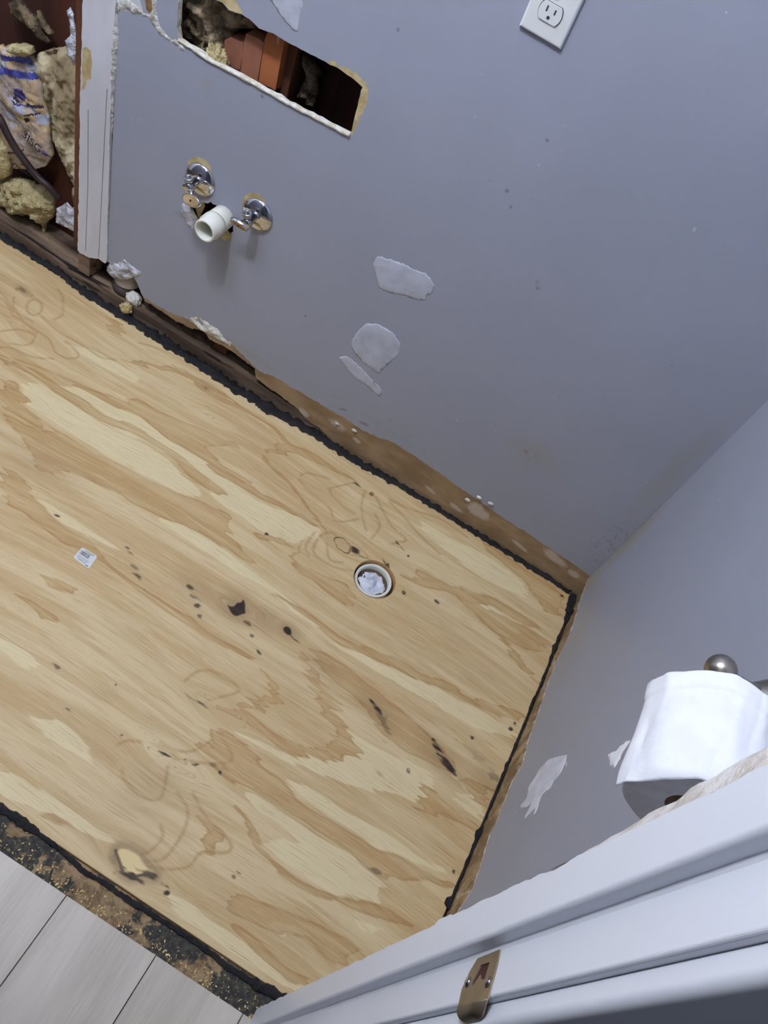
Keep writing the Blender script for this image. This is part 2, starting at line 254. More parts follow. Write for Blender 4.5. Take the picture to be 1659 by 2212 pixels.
'pale':[[[-1.2555,-0.325],[-1.2245,-0.295],[-1.0644,-0.3041],[-0.9931,-0.2899],[-0.9077,-0.2848],[-0.8464,-0.3051],[-0.7817,-0.3167],[-0.8027,-0.3344],[-0.8703,-0.3519],[-0.9353,-0.3568],[-0.9703,-0.3605],[-1.0722,-0.3611],[-1.1531,-0.357],[-1.2029,-0.3625],[-1.1924,-0.3423],[-1.2417,-0.3259]],[[-1.2068,-0.2779],[-1.1716,-0.264],[-1.1164,-0.2477],[-1.0149,-0.2362],[-0.9707,-0.2408],[-0.8547,-0.2382],[-0.7069,-0.2492],[-0.6901,-0.2753],[-0.7961,-0.2667],[-0.8653,-0.2785],[-0.9408,-0.2813],[-1.0103,-0.2937],[-1.1061,-0.2962],[-1.1681,-0.2913]],[[-1.0458,-0.5301],[-1.0139,-0.5217],[-0.959,-0.5265],[-0.8914,-0.5221],[-0.8332,-0.5237],[-0.8752,-0.5425],[-0.9325,-0.5458],[-0.9959,-0.5431]],[[-0.8189,-0.4113],[-0.7478,-0.3919],[-0.6189,-0.4032],[-0.5666,-0.4109],[-0.5027,-0.4133],[-0.4387,-0.4404],[-0.3793,-0.4389],[-0.3073,-0.4247],[-0.1775,-0.4045],[-0.0196,-0.3818],[0.0031,-0.4116],[-0.1024,-0.4379],[-0.1844,-0.4395],[-0.2503,-0.446],[-0.3407,-0.4485],[-0.4675,-0.4392],[-0.5014,-0.4316],[-0.556,-0.4226],[-0.6195,-0.4278],[-0.7002,-0.4304],[-0.8152,-0.4226]],[[-0.8272,-0.2453],[-0.7625,-0.2539],[-0.6908,-0.2559],[-0.6222,-0.2343],[-0.5416,-0.2321],[-0.5466,-0.2436],[-0.571,-0.2998],[-0.65,-0.3199],[-0.7263,-0.3083],[-0.7895,-0.3003]],[[-0.3932,-0.0581],[-0.3166,-0.0594],[-0.2253,-0.0473],[-0.1021,-0.0573],[-0.1008,-0.0856],[-0.1401,-0.1039],[-0.2471,-0.1056],[-0.3003,-0.0945],[-0.351,-0.0872]],[[-0.3149,-0.5777],[-0.2675,-0.5828],[-0.1857,-0.5732],[-0.112,-0.5609],[-0.087,-0.5968],[-0.1543,-0.6349],[-0.2396,-0.6732],[-0.3599,-0.692],[-0.4224,-0.6996],[-0.4771,-0.7011],[-0.4225,-0.6857],[-0.3347,-0.6774],[-0.3043,-0.6574],[-0.2446,-0.61]],[[-0.3885,-0.7856],[-0.3506,-0.7715],[-0.3099,-0.7658],[-0.2556,-0.7704],[-0.2151,-0.771],[-0.1681,-0.7701],[-0.1293,-0.775],[-0.1064,-0.7799],[-0.1047,-0.8145],[-0.138,-0.8252],[-0.1716,-0.8362],[-0.2069,-0.8425],[-0.2414,-0.8392],[-0.2924,-0.8375],[-0.3102,-0.8296],[-0.2778,-0.8062],[-0.2583,-0.8002],[-0.2699,-0.7917],[-0.3194,-0.7943],[-0.3625,-0.7954]],[[-0.339,-0.7229],[-0.2861,-0.7069],[-0.2297,-0.7151],[-0.165,-0.7076],[-0.1163,-0.7002],[-0.0455,-0.7052],[-0.0024,-0.702],[-0.0396,-0.7174],[-0.1063,-0.7201],[-0.1509,-0.7341],[-0.2175,-0.7368],[-0.2754,-0.7366],[-0.3006,-0.7294]],[[-0.258,-0.9275],[-0.2133,-0.9122],[-0.1729,-0.9111],[-0.1993,-0.921],[-0.2308,-0.9361]],[[-0.1203,-0.8526],[-0.0922,-0.845],[-0.0679,-0.8419],[-0.0865,-0.8558],[-0.1127,-0.86]],[[-0.8806,-0.7926],[-0.857,-0.7797],[-0.8277,-0.7811],[-0.7918,-0.7903],[-0.8144,-0.8021],[-0.8668,-0.8081]],[[-0.7548,-0.8658],[-0.721,-0.8496],[-0.6486,-0.8561],[-0.616,-0.8715],[-0.7111,-0.879]],[[-0.7388,-0.952],[-0.6851,-0.9521],[-0.6154,-0.9503],[-0.5356,-0.9505],[-0.5108,-0.9597],[-0.5914,-0.9687],[-0.6637,-0.9768],[-0.7023,-0.9929]],[[-0.4091,-0.9734],[-0.3561,-0.969],[-0.2689,-0.9709],[-0.1983,-0.9745],[-0.1474,-0.9745],[-0.1616,-0.993],[-0.22,-0.9939],[-0.3059,-0.9921],[-0.3766,-0.9886]],[[-0.2124,-0.1915],[-0.1595,-0.1516],[-0.0951,-0.166],[-0.0666,-0.179],[-0.1176,-0.1962],[-0.1748,-0.1978]],[[-1.2582,-0.1722],[-1.1994,-0.1528],[-1.1088,-0.1414],[-1.0542,-0.1646],[-1.137,-0.169],[-1.2,-0.1829]],[[-0.0546,-0.545],[-0.0048,-0.5433],[0.0094,-0.5883],[-0.045,-0.5887]]],
'lines':[[[-0.6583,-0.1369],[-0.6526,-0.122],[-0.6243,-0.1077],[-0.6032,-0.0996]],[[-0.6548,-0.1488],[-0.6311,-0.1581],[-0.5918,-0.1636],[-0.5637,-0.1687],[-0.5419,-0.1882],[-0.5237,-0.1826],[-0.4977,-0.1519]],[[-0.5898,-0.123],[-0.5798,-0.1342],[-0.5453,-0.1439],[-0.5122,-0.145]],[[-0.5898,-0.123],[-0.5738,-0.0996],[-0.5526,-0.0714]],[[-0.5229,-0.0762],[-0.5105,-0.1149],[-0.4902,-0.1458],[-0.4705,-0.1669]],[[-0.4952,-0.0727],[-0.4646,-0.0961],[-0.426,-0.1214],[-0.3854,-0.1304],[-0.411,-0.1646]],[[-0.4623,-0.0649],[-0.419,-0.0777],[-0.3729,-0.0971],[-0.3066,-0.1147]],[[-0.4659,-0.058],[-0.4146,-0.0497],[-0.3471,-0.0282],[-0.2722,-0.0299]],[[-0.4763,-0.1154],[-0.4506,-0.1368],[-0.4503,-0.178]],[[-0.5222,-0.2536],[-0.4981,-0.2836],[-0.4734,-0.2726]],[[-0.5441,-0.2579],[-0.5309,-0.2923],[-0.4827,-0.2927],[-0.4467,-0.2773]],[[-0.4717,-0.8973],[-0.4587,-0.9103],[-0.4624,-0.9365],[-0.4704,-0.9471]],[[-0.4805,-0.84],[-0.4509,-0.8531],[-0.4381,-0.8763],[-0.4345,-0.9079],[-0.4392,-0.9369],[-0.4594,-0.9525]],[[-0.4595,-0.8265],[-0.4234,-0.8454],[-0.3915,-0.8533],[-0.3595,-0.8617],[-0.3594,-0.8767],[-0.3935,-0.8976],[-0.3975,-0.9238],[-0.4235,-0.9451],[-0.4488,-0.9549]],[[-0.5534,-0.786],[-0.5238,-0.7836],[-0.4979,-0.7665],[-0.484,-0.7367]],[[-0.518,-0.7969],[-0.4592,-0.7688],[-0.4359,-0.7468],[-0.4498,-0.7317],[-0.4835,-0.7175]],[[-0.609,-0.8297],[-0.6002,-0.8143],[-0.5806,-0.8041]],[[-0.5779,-0.8567],[-0.5652,-0.8684],[-0.5292,-0.8773],[-0.4988,-0.8641],[-0.5079,-0.834],[-0.5186,-0.8143]],[[-0.5844,-0.6714],[-0.5729,-0.6392],[-0.5358,-0.624],[-0.4946,-0.6312],[-0.5131,-0.6591],[-0.5299,-0.6782]],[[-1.3874,-0.1855],[-1.3624,-0.1841],[-1.3347,-0.1861],[-1.2889,-0.1875],[-1.2513,-0.2087],[-1.2247,-0.2054],[-1.211,-0.186],[-1.2283,-0.1739],[-1.2587,-0.1687]],[[-1.4231,-0.1405],[-1.4027,-0.1638],[-1.3652,-0.1809]],[[-1.3409,-0.2755],[-1.319,-0.2593],[-1.2777,-0.2524],[-1.2439,-0.2264]],[[-1.3248,-0.2936],[-1.2854,-0.277],[-1.228,-0.2598],[-1.1794,-0.2515],[-1.1179,-0.2382]],[[-1.4542,-0.1482],[-1.422,-0.1589],[-1.394,-0.1736]],[[-1.4424,-0.1615],[-1.4207,-0.1661],[-1.3928,-0.1807]],[[-1.3433,-0.1453],[-1.2878,-0.156],[-1.224,-0.1516],[-1.178,-0.1531],[-1.1497,-0.1368]],[[-1.3841,-0.1461],[-1.3924,-0.1292],[-1.3893,-0.115],[-1.3765,-0.1121],[-1.3616,-0.1222],[-1.3535,-0.1392],[-1.3567,-0.1531],[-1.3693,-0.1559],[-1.3841,-0.1461]],[[-1.34,-0.0794],[-1.3552,-0.0626],[-1.3768,-0.0523]],[[-1.3189,-0.1323],[-1.3169,-0.1089],[-1.3352,-0.0852]],[[-0.9134,-0.0553],[-0.9703,-0.0555],[-1.0169,-0.0614]],[[-0.2787,0.0131],[-0.1884,0.0056],[-0.0944,-0.0137],[-0.0433,-0.0196]],[[-1.1463,-0.0587],[-1.0848,-0.0379],[-0.9984,-0.0334]],[[-1.3104,-0.014],[-1.2204,-0.029],[-1.1823,-0.0109]],[[-1.3719,-0.2407],[-1.3499,-0.2099],[-1.3151,-0.2002],[-1.3068,-0.2314],[-1.3353,-0.2545]],[[-0.5409,-0.283],[-0.5437,-0.2486],[-0.5296,-0.2224],[-0.5133,-0.2242]],[[-0.5377,-0.302],[-0.5555,-0.2874],[-0.5575,-0.2449]]],
'marks':[[-0.5911,-0.4925,0.0165,0.0155,1.0,0.6346],[-0.4854,-0.4772,0.011,0.01,1.0,0.6369],[-0.2666,-0.5119,0.028,0.009,0.75,-0.3762],[-0.2377,-0.5296,0.02,0.006,0.55,-0.5206],[-0.1271,-0.5093,0.032,0.012,0.6,-0.5485],[-0.0964,-0.5311,0.03,0.013,0.6,-0.2537],[-0.0545,-0.4825,0.03,0.006,0.4,-0.1402],[-0.0039,-0.502,0.02,0.007,0.5,-0.0465],[-0.8316,-0.5118,0.006,0.003,0.7,-0.0439],[-0.8187,-0.5175,0.007,0.003,0.6,-0.033],[-0.7934,-0.5381,0.011,0.004,0.6,-0.0444],[-0.7784,-0.5495,0.012,0.005,0.75,-0.0997],[-0.6885,-0.5109,0.007,0.004,0.8,-0.0444],[-0.6715,-0.5245,0.007,0.003,0.6,-0.0449],[-0.6545,-0.5353,0.006,0.004,0.8,0.3507],[-0.6381,-0.5512,0.004,0.003,0.7,0.0574],[-0.5556,-0.5094,0.01,0.003,0.7,-0.0449],[-0.5347,-0.5254,0.005,0.003,0.7,-0.0449],[-0.5078,-0.5461,0.007,0.003,0.8,-0.3182],[-1.4248,-0.1094,0.014,0.006,0.55,-0.3344],[-0.5347,-0.7985,0.015,0.0015,0.9,0.1419],[-0.5596,-0.6924,0.02,0.002,0.5,-0.0841],[-0.5308,-0.6914,0.013,0.0015,0.7,-0.0841],[-0.46,-0.4841,0.012,0.002,0.7,-0.0444],[-0.956,-0.067,0.005,0.005,0.45,0.7653],[-0.6363,-0.3146,0.004,0.003,0.9,0.6843],[-0.5494,-0.0704,0.009,0.003,0.8,0.048],[-0.4039,-0.9734,0.0045,0.004,1.0,0.5332],[-0.4407,-0.7737,0.003,0.003,0.9,0.5667],[-0.9765,-0.5354,0.005,0.0025,0.8,0.2562],[-0.7748,-0.775,0.005,0.0025,0.7,0.0617],[-0.1548,-0.5846,0.006,0.004,0.7,-0.5342],[-0.7145,-0.8246,0.007,0.003,0.7,0.1419],[-0.2212,-0.5613,0.012,0.0015,0.5,-0.1302],[-0.6764,-0.7465,0.002,0.002,0.8,0.6202],[-0.6135,-0.8117,0.003,0.002,0.8,0.588],[-0.0729,-0.4569,0.003,0.003,0.9,0.5965],[-0.0113,-0.3944,0.003,0.003,0.9,0.5962],[-0.0087,-0.3767,0.003,0.003,0.8,0.5988],[-0.0228,-0.0292,0.003,0.003,0.9,0.6501],[-0.3308,-0.2536,0.004,0.004,0.9,0.6569],[-0.2619,-0.2275,0.004,0.003,0.8,0.2645],[-0.6486,-1.0044,0.001,0.001,0.5,0.5507],[-0.3254,-0.8915,0.006,0.002,0.7,-0.0267],[-0.3287,-0.9,0.005,0.002,0.7,-0.027],[-0.1275,-0.7696,0.008,0.004,0.6,-0.0389],[-0.006,-0.6963,0.003,0.003,0.9,0.5464],[-0.5021,-0.7875,0.003,0.002,0.7,0.5844],[-0.4629,-0.9823,0.02,0.004,0.9,0.2141],[-0.4441,-0.9671,0.014,0.004,0.8,-0.0139],[-0.5044,-0.9758,0.009,0.007,0.4,0.0547],[-0.4809,-0.784,0.004,0.002,0.8,0.5844],[-0.4572,-0.7703,0.006,0.005,0.5,0.5774],[-1.3561,-0.1713,0.011,0.003,0.4,0.048],[-0.4653,-0.2287,0.01,0.005,0.9,-0.1206],[-0.4423,-0.2324,0.012,0.002,0.6,0.1534],[-0.3999,-0.2135,0.008,0.003,0.8,-0.5748],[-0.3888,-0.2192,0.005,0.004,0.9,-0.1718],[-0.3992,-0.1506,0.007,0.002,0.8,-0.2756],[-0.3814,-0.1575,0.01,0.001,0.6,-0.425],[-0.3632,-0.1655,0.003,0.003,0.9,0.6675]],
'halos':[[-0.5911,-0.4925,0.045,0.035,0.55,0.0444],[-0.487,-0.4747,0.028,0.02,0.5,0.0555],[-0.5368,-0.4806,0.06,0.03,0.35,0.0444],[-0.6699,-0.5056,0.07,0.03,0.25,-0.0444],[-0.2641,-0.5147,0.05,0.022,0.35,-0.2337],[-0.108,-0.5283,0.065,0.03,0.35,-0.3406],[-0.0035,-0.5223,0.05,0.03,0.35,-0.1436],[-0.956,-0.067,0.012,0.01,0.35,0.7653],[-1.4248,-0.1094,0.022,0.012,0.4,-0.3344],[-0.3879,-0.4987,0.05,0.03,0.25,-0.1467],[-0.5143,-0.8418,0.04,0.03,0.2,0.5769],[-0.5334,-0.8897,0.06,0.03,0.18,0.5688],[-1.0788,-0.4568,0.09,0.04,0.22,0.043],[-0.4642,-0.9634,0.03,0.02,0.2,0.5404]],
'knotring':[-0.4939,-0.2338],
'fill':[[-0.5056,-0.963],[-0.5018,-0.9566],[-0.4916,-0.9528],[-0.4729,-0.9519],[-0.4625,-0.9576],[-0.449,-0.9605],[-0.4363,-0.9624],[-0.4535,-0.9696],[-0.4659,-0.9818],[-0.4759,-0.9823],[-0.4869,-0.9748]],
'paintline':[[-1.1973,0.0797],[-1.1589,0.074],[-1.1212,0.0763],[-1.0725,0.0878],[-1.0419,0.0924],[-0.9843,0.0834],[-0.9429,0.0948],[-0.8693,0.0692],[-0.8346,0.0805],[-0.7731,0.082],[-0.6997,0.0837],[-0.6518,0.0874],[-0.6016,0.0835],[-0.5559,0.0923],[-0.524,0.1045],[-0.4872,0.1028],[-0.4197,0.0993],[-0.3387,0.0924],[-0.2895,0.0897],[-0.2143,0.0826],[-0.1553,0.084],[-0.1173,0.0798],[-0.0572,0.0787],[-0.0038,0.0726]],
'broken':[[-1.285,0.1103],[-1.2626,0.1131],[-1.2375,0.1124],[-1.2193,0.1191],[-1.1989,0.0978],[-1.1809,0.0659],[-1.1394,0.0692],[-1.1009,0.0649],[-1.0635,0.0684],[-1.0219,0.0838],[-1.0048,0.0714],[-0.9708,0.0772],[-0.9332,0.0768],[-0.9011,0.0724],[-0.8803,0.0684],[-0.8742,0.0455],[-0.8372,0.0381],[-0.8121,0.0387],[-0.799,0.0364],[-0.7531,0.0294],[-0.7303,0.015],[-0.6919,0.0133],[-0.6707,0.0056]],
'hole':[[-1.1797,0.7727],[-1.1735,0.7174],[-1.1707,0.6882],[-1.1654,0.6689],[-1.1331,0.6693],[-1.0949,0.6671],[-1.0576,0.6702],[-1.0156,0.6717],[-0.9737,0.6733],[-0.9366,0.6741],[-0.8909,0.6771],[-0.8545,0.6794],[-0.8228,0.6816],[-0.8231,0.7052],[-0.8241,0.7333],[-0.8259,0.7602],[-0.8252,0.766],[-0.8462,0.7688],[-0.8692,0.7721],[-0.8864,0.7709],[-0.908,0.7696],[-0.9339,0.7676],[-0.9516,0.7677],[-0.9777,0.7657],[-0.9956,0.7664],[-1.0211,0.7611],[-1.0401,0.7665],[-1.0579,0.7665],[-1.0794,0.7618],[-1.0938,0.7672],[-1.1156,0.7639],[-1.1671,0.7786]],
'holetan':[[-0.8252,0.766],[-0.8241,0.7333],[-0.8231,0.7052],[-0.8221,0.6821],[-0.8185,0.6883],[-0.8145,0.7124],[-0.8116,0.7361],[-0.8118,0.7575],[-0.8132,0.7669],[-0.8236,0.7746],[-0.8361,0.778],[-0.8542,0.78],[-0.8702,0.7754],[-0.9013,0.7768],[-0.8864,0.7709],[-0.8692,0.7721],[-0.8462,0.7688]],
'holetan2':[[-1.1156,0.7639],[-1.0938,0.7672],[-1.0794,0.7618],[-1.0577,0.7652],[-1.0541,0.7698],[-1.0644,0.7764],[-1.0746,0.7837]],
'wavehole':[[-1.081,0.3894],[-1.0716,0.3994],[-1.0631,0.4003],[-1.0567,0.4074],[-1.0405,0.4076],[-1.0236,0.4039],[-1.01,0.4003],[-1.0014,0.3892],[-0.9985,0.3743],[-1.0033,0.3645],[-1.0089,0.353],[-1.0303,0.3486],[-1.0492,0.3286],[-1.0753,0.3375],[-1.0916,0.3499],[-1.1048,0.364],[-1.1111,0.37]],
'tan1':[[-1.1152,0.4465],[-1.117,0.4596],[-1.1135,0.4716],[-1.1003,0.4821],[-1.0854,0.4867],[-1.0749,0.4859],[-1.0685,0.4787],[-1.0624,0.4673],[-1.0648,0.4567],[-1.0898,0.4471],[-1.1134,0.4333]],
'tan2':[[-0.9856,0.4347],[-0.9901,0.4361],[-0.9907,0.4495],[-0.9875,0.4649],[-0.9793,0.4759],[-0.9651,0.4824],[-0.9528,0.4827],[-0.9424,0.4735],[-0.9375,0.4609],[-0.9542,0.456],[-0.9737,0.4493],[-0.9799,0.4381]],
'dab':[[-1.2419,0.7143],[-1.2339,0.688],[-1.2279,0.6848],[-1.2199,0.6902],[-1.2206,0.7245]],
'crack':[[-1.2925,0.6547],[-1.2833,0.6608],[-1.2712,0.6675],[-1.2617,0.6682],[-1.2478,0.6735],[-1.2329,0.6769],[-1.227,0.6759],[-1.2189,0.6706],[-1.2064,0.661],[-1.1938,0.6594],[-1.1746,0.6587],[-1.1651,0.6594],[-1.1549,0.6549],[-1.1509,0.6602],[-1.1634,0.6683],[-1.18,0.6639],[-1.1977,0.6685],[-1.2071,0.6764],[-1.2112,0.6876],[-1.2152,0.6986],[-1.2178,0.7147],[-1.2249,0.7113],[-1.2213,0.6941],[-1.2258,0.6827],[-1.2332,0.6806],[-1.2388,0.6794],[-1.2487,0.6846],[-1.2582,0.6838],[-1.268,0.6882],[-1.2957,0.6749]],
'board':[[-1.3603,0.6499],[-1.361,0.5937],[-1.3625,0.4702],[-1.3619,0.265],[-1.3626,0.0967],[-1.3549,0.0924],[-1.3309,0.0948],[-1.3062,0.1083],[-1.2885,0.1066],[-1.2841,0.1187],[-1.2867,0.2174],[-1.289,0.3083],[-1.2927,0.4606],[-1.2939,0.5773],[-1.2943,0.6348],[-1.2926,0.6555],[-1.2844,0.6788],[-1.2849,0.6861]],
'boardtan':[[-1.3591,0.5568],[-1.3502,0.5656],[-1.3419,0.563],[-1.3383,0.5459],[-1.3372,0.5128],[-1.3485,0.5033],[-1.3522,0.4849],[-1.3573,0.4776]],
'boardgroove':[[[-1.3437,0.4472],[-1.3399,0.278],[-1.3414,0.1077]],[[-1.3027,0.5112],[-1.3039,0.4053],[-1.305,0.2534],[-1.3063,0.1108]]],
'caulk':[[-1.2971,0.6493],[-1.2915,0.6536],[-1.2862,0.6308],[-1.2856,0.573],[-1.289,0.5093],[-1.288,0.4536],[-1.2901,0.413],[-1.2912,0.3922],[-1.2937,0.4601],[-1.2991,0.5221],[-1.2992,0.5998]],
'sp1':[[-0.7071,0.4817],[-0.707,0.4991],[-0.703,0.5049],[-0.6872,0.5087],[-0.6562,0.5194],[-0.6363,0.5195],[-0.6094,0.5266],[-0.5948,0.52],[-0.5848,0.5125],[-0.5829,0.4982],[-0.5903,0.4842],[-0.5883,0.4741],[-0.605,0.4649],[-0.624,0.4611],[-0.6503,0.4489],[-0.6709,0.4429],[-0.6868,0.447],[-0.6933,0.4597]],
'sp2':[[-0.6932,0.2821],[-0.6939,0.3015],[-0.6884,0.3287],[-0.6792,0.3505],[-0.6604,0.3651],[-0.6368,0.3682],[-0.6204,0.3674],[-0.5995,0.3546],[-0.5933,0.3293],[-0.6014,0.3006],[-0.6089,0.2813],[-0.6164,0.2548],[-0.6363,0.2565],[-0.6599,0.2594],[-0.68,0.269]],
'sp3':[[-0.7079,0.2345],[-0.7006,0.2442],[-0.686,0.2523],[-0.6672,0.247],[-0.648,0.2406],[-0.6279,0.2319],[-0.6028,0.2255],[-0.5912,0.2157],[-0.5939,0.2003],[-0.6058,0.2013],[-0.6255,0.2079],[-0.6431,0.2087],[-0.6608,0.2095],[-0.6839,0.2204]],
'sp4':[[-1.0328,0.8143],[-1.0053,0.8079],[-0.995,0.8009],[-0.9802,0.7938],[-0.9658,0.7886],[-0.9544,0.7885],[-0.9556,0.8095],[-0.9553,0.8308],[-0.9639,0.8472]],
'outlet':[[-0.6285,0.0,0.9629],[-0.5608,0.0,0.9612]],
'spB':[[-0.5682,0.3051],[-0.5762,0.3299],[-0.5907,0.3347],[-0.6086,0.3314],[-0.6211,0.3158],[-0.6277,0.3112],[-0.6325,0.2869],[-0.6434,0.2853],[-0.6643,0.2879],[-0.6696,0.2793],[-0.652,0.2742],[-0.6602,0.2563],[-0.6622,0.2415],[-0.6399,0.2492],[-0.6336,0.2109],[-0.6258,0.1996],[-0.6147,0.2185],[-0.5904,0.2035],[-0.5786,0.2204],[-0.5626,0.2257],[-0.5552,0.2537]],
'paintB':[[0.013,0.0585],[-0.0609,0.0665],[-0.1257,0.0811],[-0.1914,0.0918],[-0.2397,0.0771],[-0.3009,0.0784],[-0.3943,0.095],[-0.4557,0.1016],[-0.515,0.124],[-0.547,0.1055],[-0.5941,0.1061],[-0.6312,0.1091],[-0.646,0.099],[-0.7015,0.1149],[-0.7524,0.125],[-0.7864,0.1204]],
'ins':[[-1.5147,0.451],[-1.4844,0.4711],[-1.457,0.4879],[-1.4375,0.486],[-1.4192,0.4918],[-1.4019,0.4861],[-1.4009,0.4135],[-1.4097,0.4018],[-1.3981,0.3779],[-1.3884,0.3492],[-1.3948,0.3212],[-1.3898,0.3002],[-1.3873,0.2339],[-1.3904,0.2027],[-1.4073,0.1768],[-1.4296,0.1485],[-1.4359,0.1692],[-1.4272,0.1961],[-1.448,0.2213],[-1.4682,0.2552],[-1.4833,0.2798],[-1.4939,0.3273],[-1.503,0.3684],[-1.5086,0.4049],[-1.5226,0.4216]],
'film':[[-1.6043,0.4234],[-1.5707,0.4238],[-1.5275,0.4385],[-1.5113,0.4271],[-1.5028,0.3852],[-1.497,0.3511],[-1.4896,0.3294],[-1.4872,0.285],[-1.4786,0.2457],[-1.4991,0.2063],[-1.5323,0.18],[-1.5866,0.1518],[-1.6268,0.1544]],
'blue':[[[-1.5989,0.4106],[-1.5724,0.4185],[-1.5266,0.4383],[-1.5228,0.4252],[-1.5649,0.4129],[-1.6001,0.3947]],[[-1.601,0.3847],[-1.566,0.3961],[-1.5144,0.4134],[-1.5081,0.4023],[-1.5612,0.3821],[-1.6024,0.3673]],[[-1.5627,0.3586],[-1.5416,0.3648],[-1.5341,0.3538],[-1.5406,0.3401],[-1.5616,0.339]],[[-1.5622,0.3284],[-1.541,0.3328],[-1.4961,0.353],[-1.494,0.348],[-1.5293,0.3329],[-1.553,0.3262]],[[-1.5029,0.2512],[-1.4908,0.2536],[-1.4826,0.2438],[-1.4912,0.2388]]],
'inkp':[[[-1.5642,0.3528],[-1.5581,0.358],[-1.5399,0.3537],[-1.5425,0.3483]],[[-1.5658,0.3459],[-1.561,0.3484],[-1.5427,0.3441],[-1.5453,0.3396]],[[-1.5675,0.3379],[-1.5626,0.3405],[-1.5455,0.3354],[-1.5527,0.3315]],[[-1.5691,0.3298],[-1.5643,0.3324],[-1.5505,0.3286],[-1.5577,0.3257]],[[-1.5384,0.3383],[-1.4961,0.353],[-1.494,0.347],[-1.5339,0.3335]],[[-1.5396,0.3127],[-1.5037,0.3345],[-1.5038,0.3303],[-1.5399,0.3084]],[[-1.5426,0.3006],[-1.5303,0.3116],[-1.5284,0.3021],[-1.5382,0.2945]],[[-1.5903,0.1945],[-1.5465,0.2263],[-1.5441,0.2243],[-1.5906,0.1897]],[[-1.5561,0.1841],[-1.5438,0.1819],[-1.5465,0.1768],[-1.5576,0.1797]]],
'pits':[[[-0.6137,-0.4971],[-0.6022,-0.4984],[-0.597,-0.4933],[-0.5977,-0.4825],[-0.5909,-0.4798],[-0.5927,-0.4672],[-0.5813,-0.4764],[-0.576,-0.4862],[-0.5691,-0.4935],[-0.5766,-0.5016],[-0.5796,-0.51],[-0.5914,-0.5114],[-0.6022,-0.5047]],[[-0.4951,-0.4806],[-0.4948,-0.4706],[-0.4877,-0.4666],[-0.4784,-0.4696],[-0.4724,-0.4811],[-0.4815,-0.4853]],[[-0.29,-0.5012],[-0.2797,-0.5009],[-0.2669,-0.5055],[-0.2549,-0.5084],[-0.2419,-0.5194],[-0.2529,-0.5202],[-0.2695,-0.5162]],[[-0.2502,-0.5272],[-0.2392,-0.5306],[-0.2233,-0.5415],[-0.2327,-0.5392]],[[-0.1451,-0.4997],[-0.1341,-0.501],[-0.1213,-0.5107],[-0.1062,-0.5166],[-0.0886,-0.526],[-0.0756,-0.5321],[-0.0653,-0.5438],[-0.0859,-0.5429],[-0.1001,-0.5387],[-0.1158,-0.5334],[-0.1272,-0.52],[-0.1408,-0.513]]],
'flap':[[-1.1219,0.3591],[-1.1166,0.3699],[-1.102,0.3756],[-1.0982,0.3647],[-1.0832,0.3382],[-1.0868,0.3245],[-1.0942,0.321],[-1.1068,0.3383],[-1.1197,0.3515]],
'flap2':[[-1.0979,0.3704],[-1.079,0.3906],[-1.0751,0.3799],[-1.0792,0.3631],[-1.0833,0.3461],[-1.0918,0.3587]],
'whitecorner':[[-1.2959,0.6793],[-1.2502,0.7014],[-1.2435,0.6894],[-1.2375,0.6754],[-1.2478,0.6735],[-1.2618,0.6697],[-1.2806,0.6637],[-1.2925,0.6539]],
'txt1':[[-1.539,0.2791],[-1.4961,0.2793]],
'txt2':[[-1.5733,0.1881],[-1.5372,0.2169]],
'lumpA':[[-1.568,0.4467],[-1.5372,0.4641],[-1.5152,0.469],[-1.5113,0.4582],[-1.5273,0.4444],[-1.5555,0.4355],[-1.5688,0.4352]],
'lumpB':[[-1.612,0.2242],[-1.5891,0.2035],[-1.5821,0.1611],[-1.5876,0.1364],[-1.6218,0.1077]],
'clump':[[-1.6223,0.1013],[-1.5687,0.1355],[-1.5365,0.1462],[-1.4988,0.1445],[-1.4739,0.1312],[-1.472,0.1048],[-1.4816,0.0797],[-1.4977,0.0605],[-1.5054,0.0251],[-1.5109,0.0548],[-1.5279,0.0547],[-1.5411,0.0517],[-1.5615,0.0391],[-1.5911,0.0313],[-1.6284,0.0279]],
'foilA':[[-1.4363,0.1542],[-1.4238,0.1667],[-1.409,0.1854],[-1.3967,0.1784],[-1.3773,0.1986],[-1.3749,0.1222],[-1.3963,0.119],[-1.4215,0.1159],[-1.438,0.1132]],
'film2':[[-1.3994,0.6048],[-1.3915,0.6135],[-1.3863,0.6031],[-1.381,0.581],[-1.3765,0.5597],[-1.375,0.5328],[-1.383,0.5127],[-1.3937,0.5276],[-1.4032,0.5488],[-1.3909,0.5634],[-1.3922,0.5838]],
'fib':[[[-1.5842,0.514],[-1.5616,0.531],[-1.5356,0.5179],[-1.5196,0.5171],[-1.5041,0.4984],[-1.4882,0.4868],[-1.4927,0.4818],[-1.5155,0.4838],[-1.5369,0.4909],[-1.5529,0.4963],[-1.5696,0.4898]],[[-1.5169,0.5314],[-1.4982,0.5146],[-1.4813,0.5054],[-1.4901,0.4993],[-1.5092,0.5092]]],
'cable':[[-1.6209,0.03,0.2964],[-1.5857,0.03,0.2892],[-1.5619,0.028,0.2602],[-1.5349,0.03,0.2303],[-1.4975,0.035,0.1981],[-1.471,0.04,0.1843],[-1.4483,0.05,0.1607]],
'blocks':[[-1.0881,0.649,-1.0668,0.7124],[-1.05,0.6521,-1.0286,0.7416],[-1.0148,0.6538,-0.9923,0.7575]],
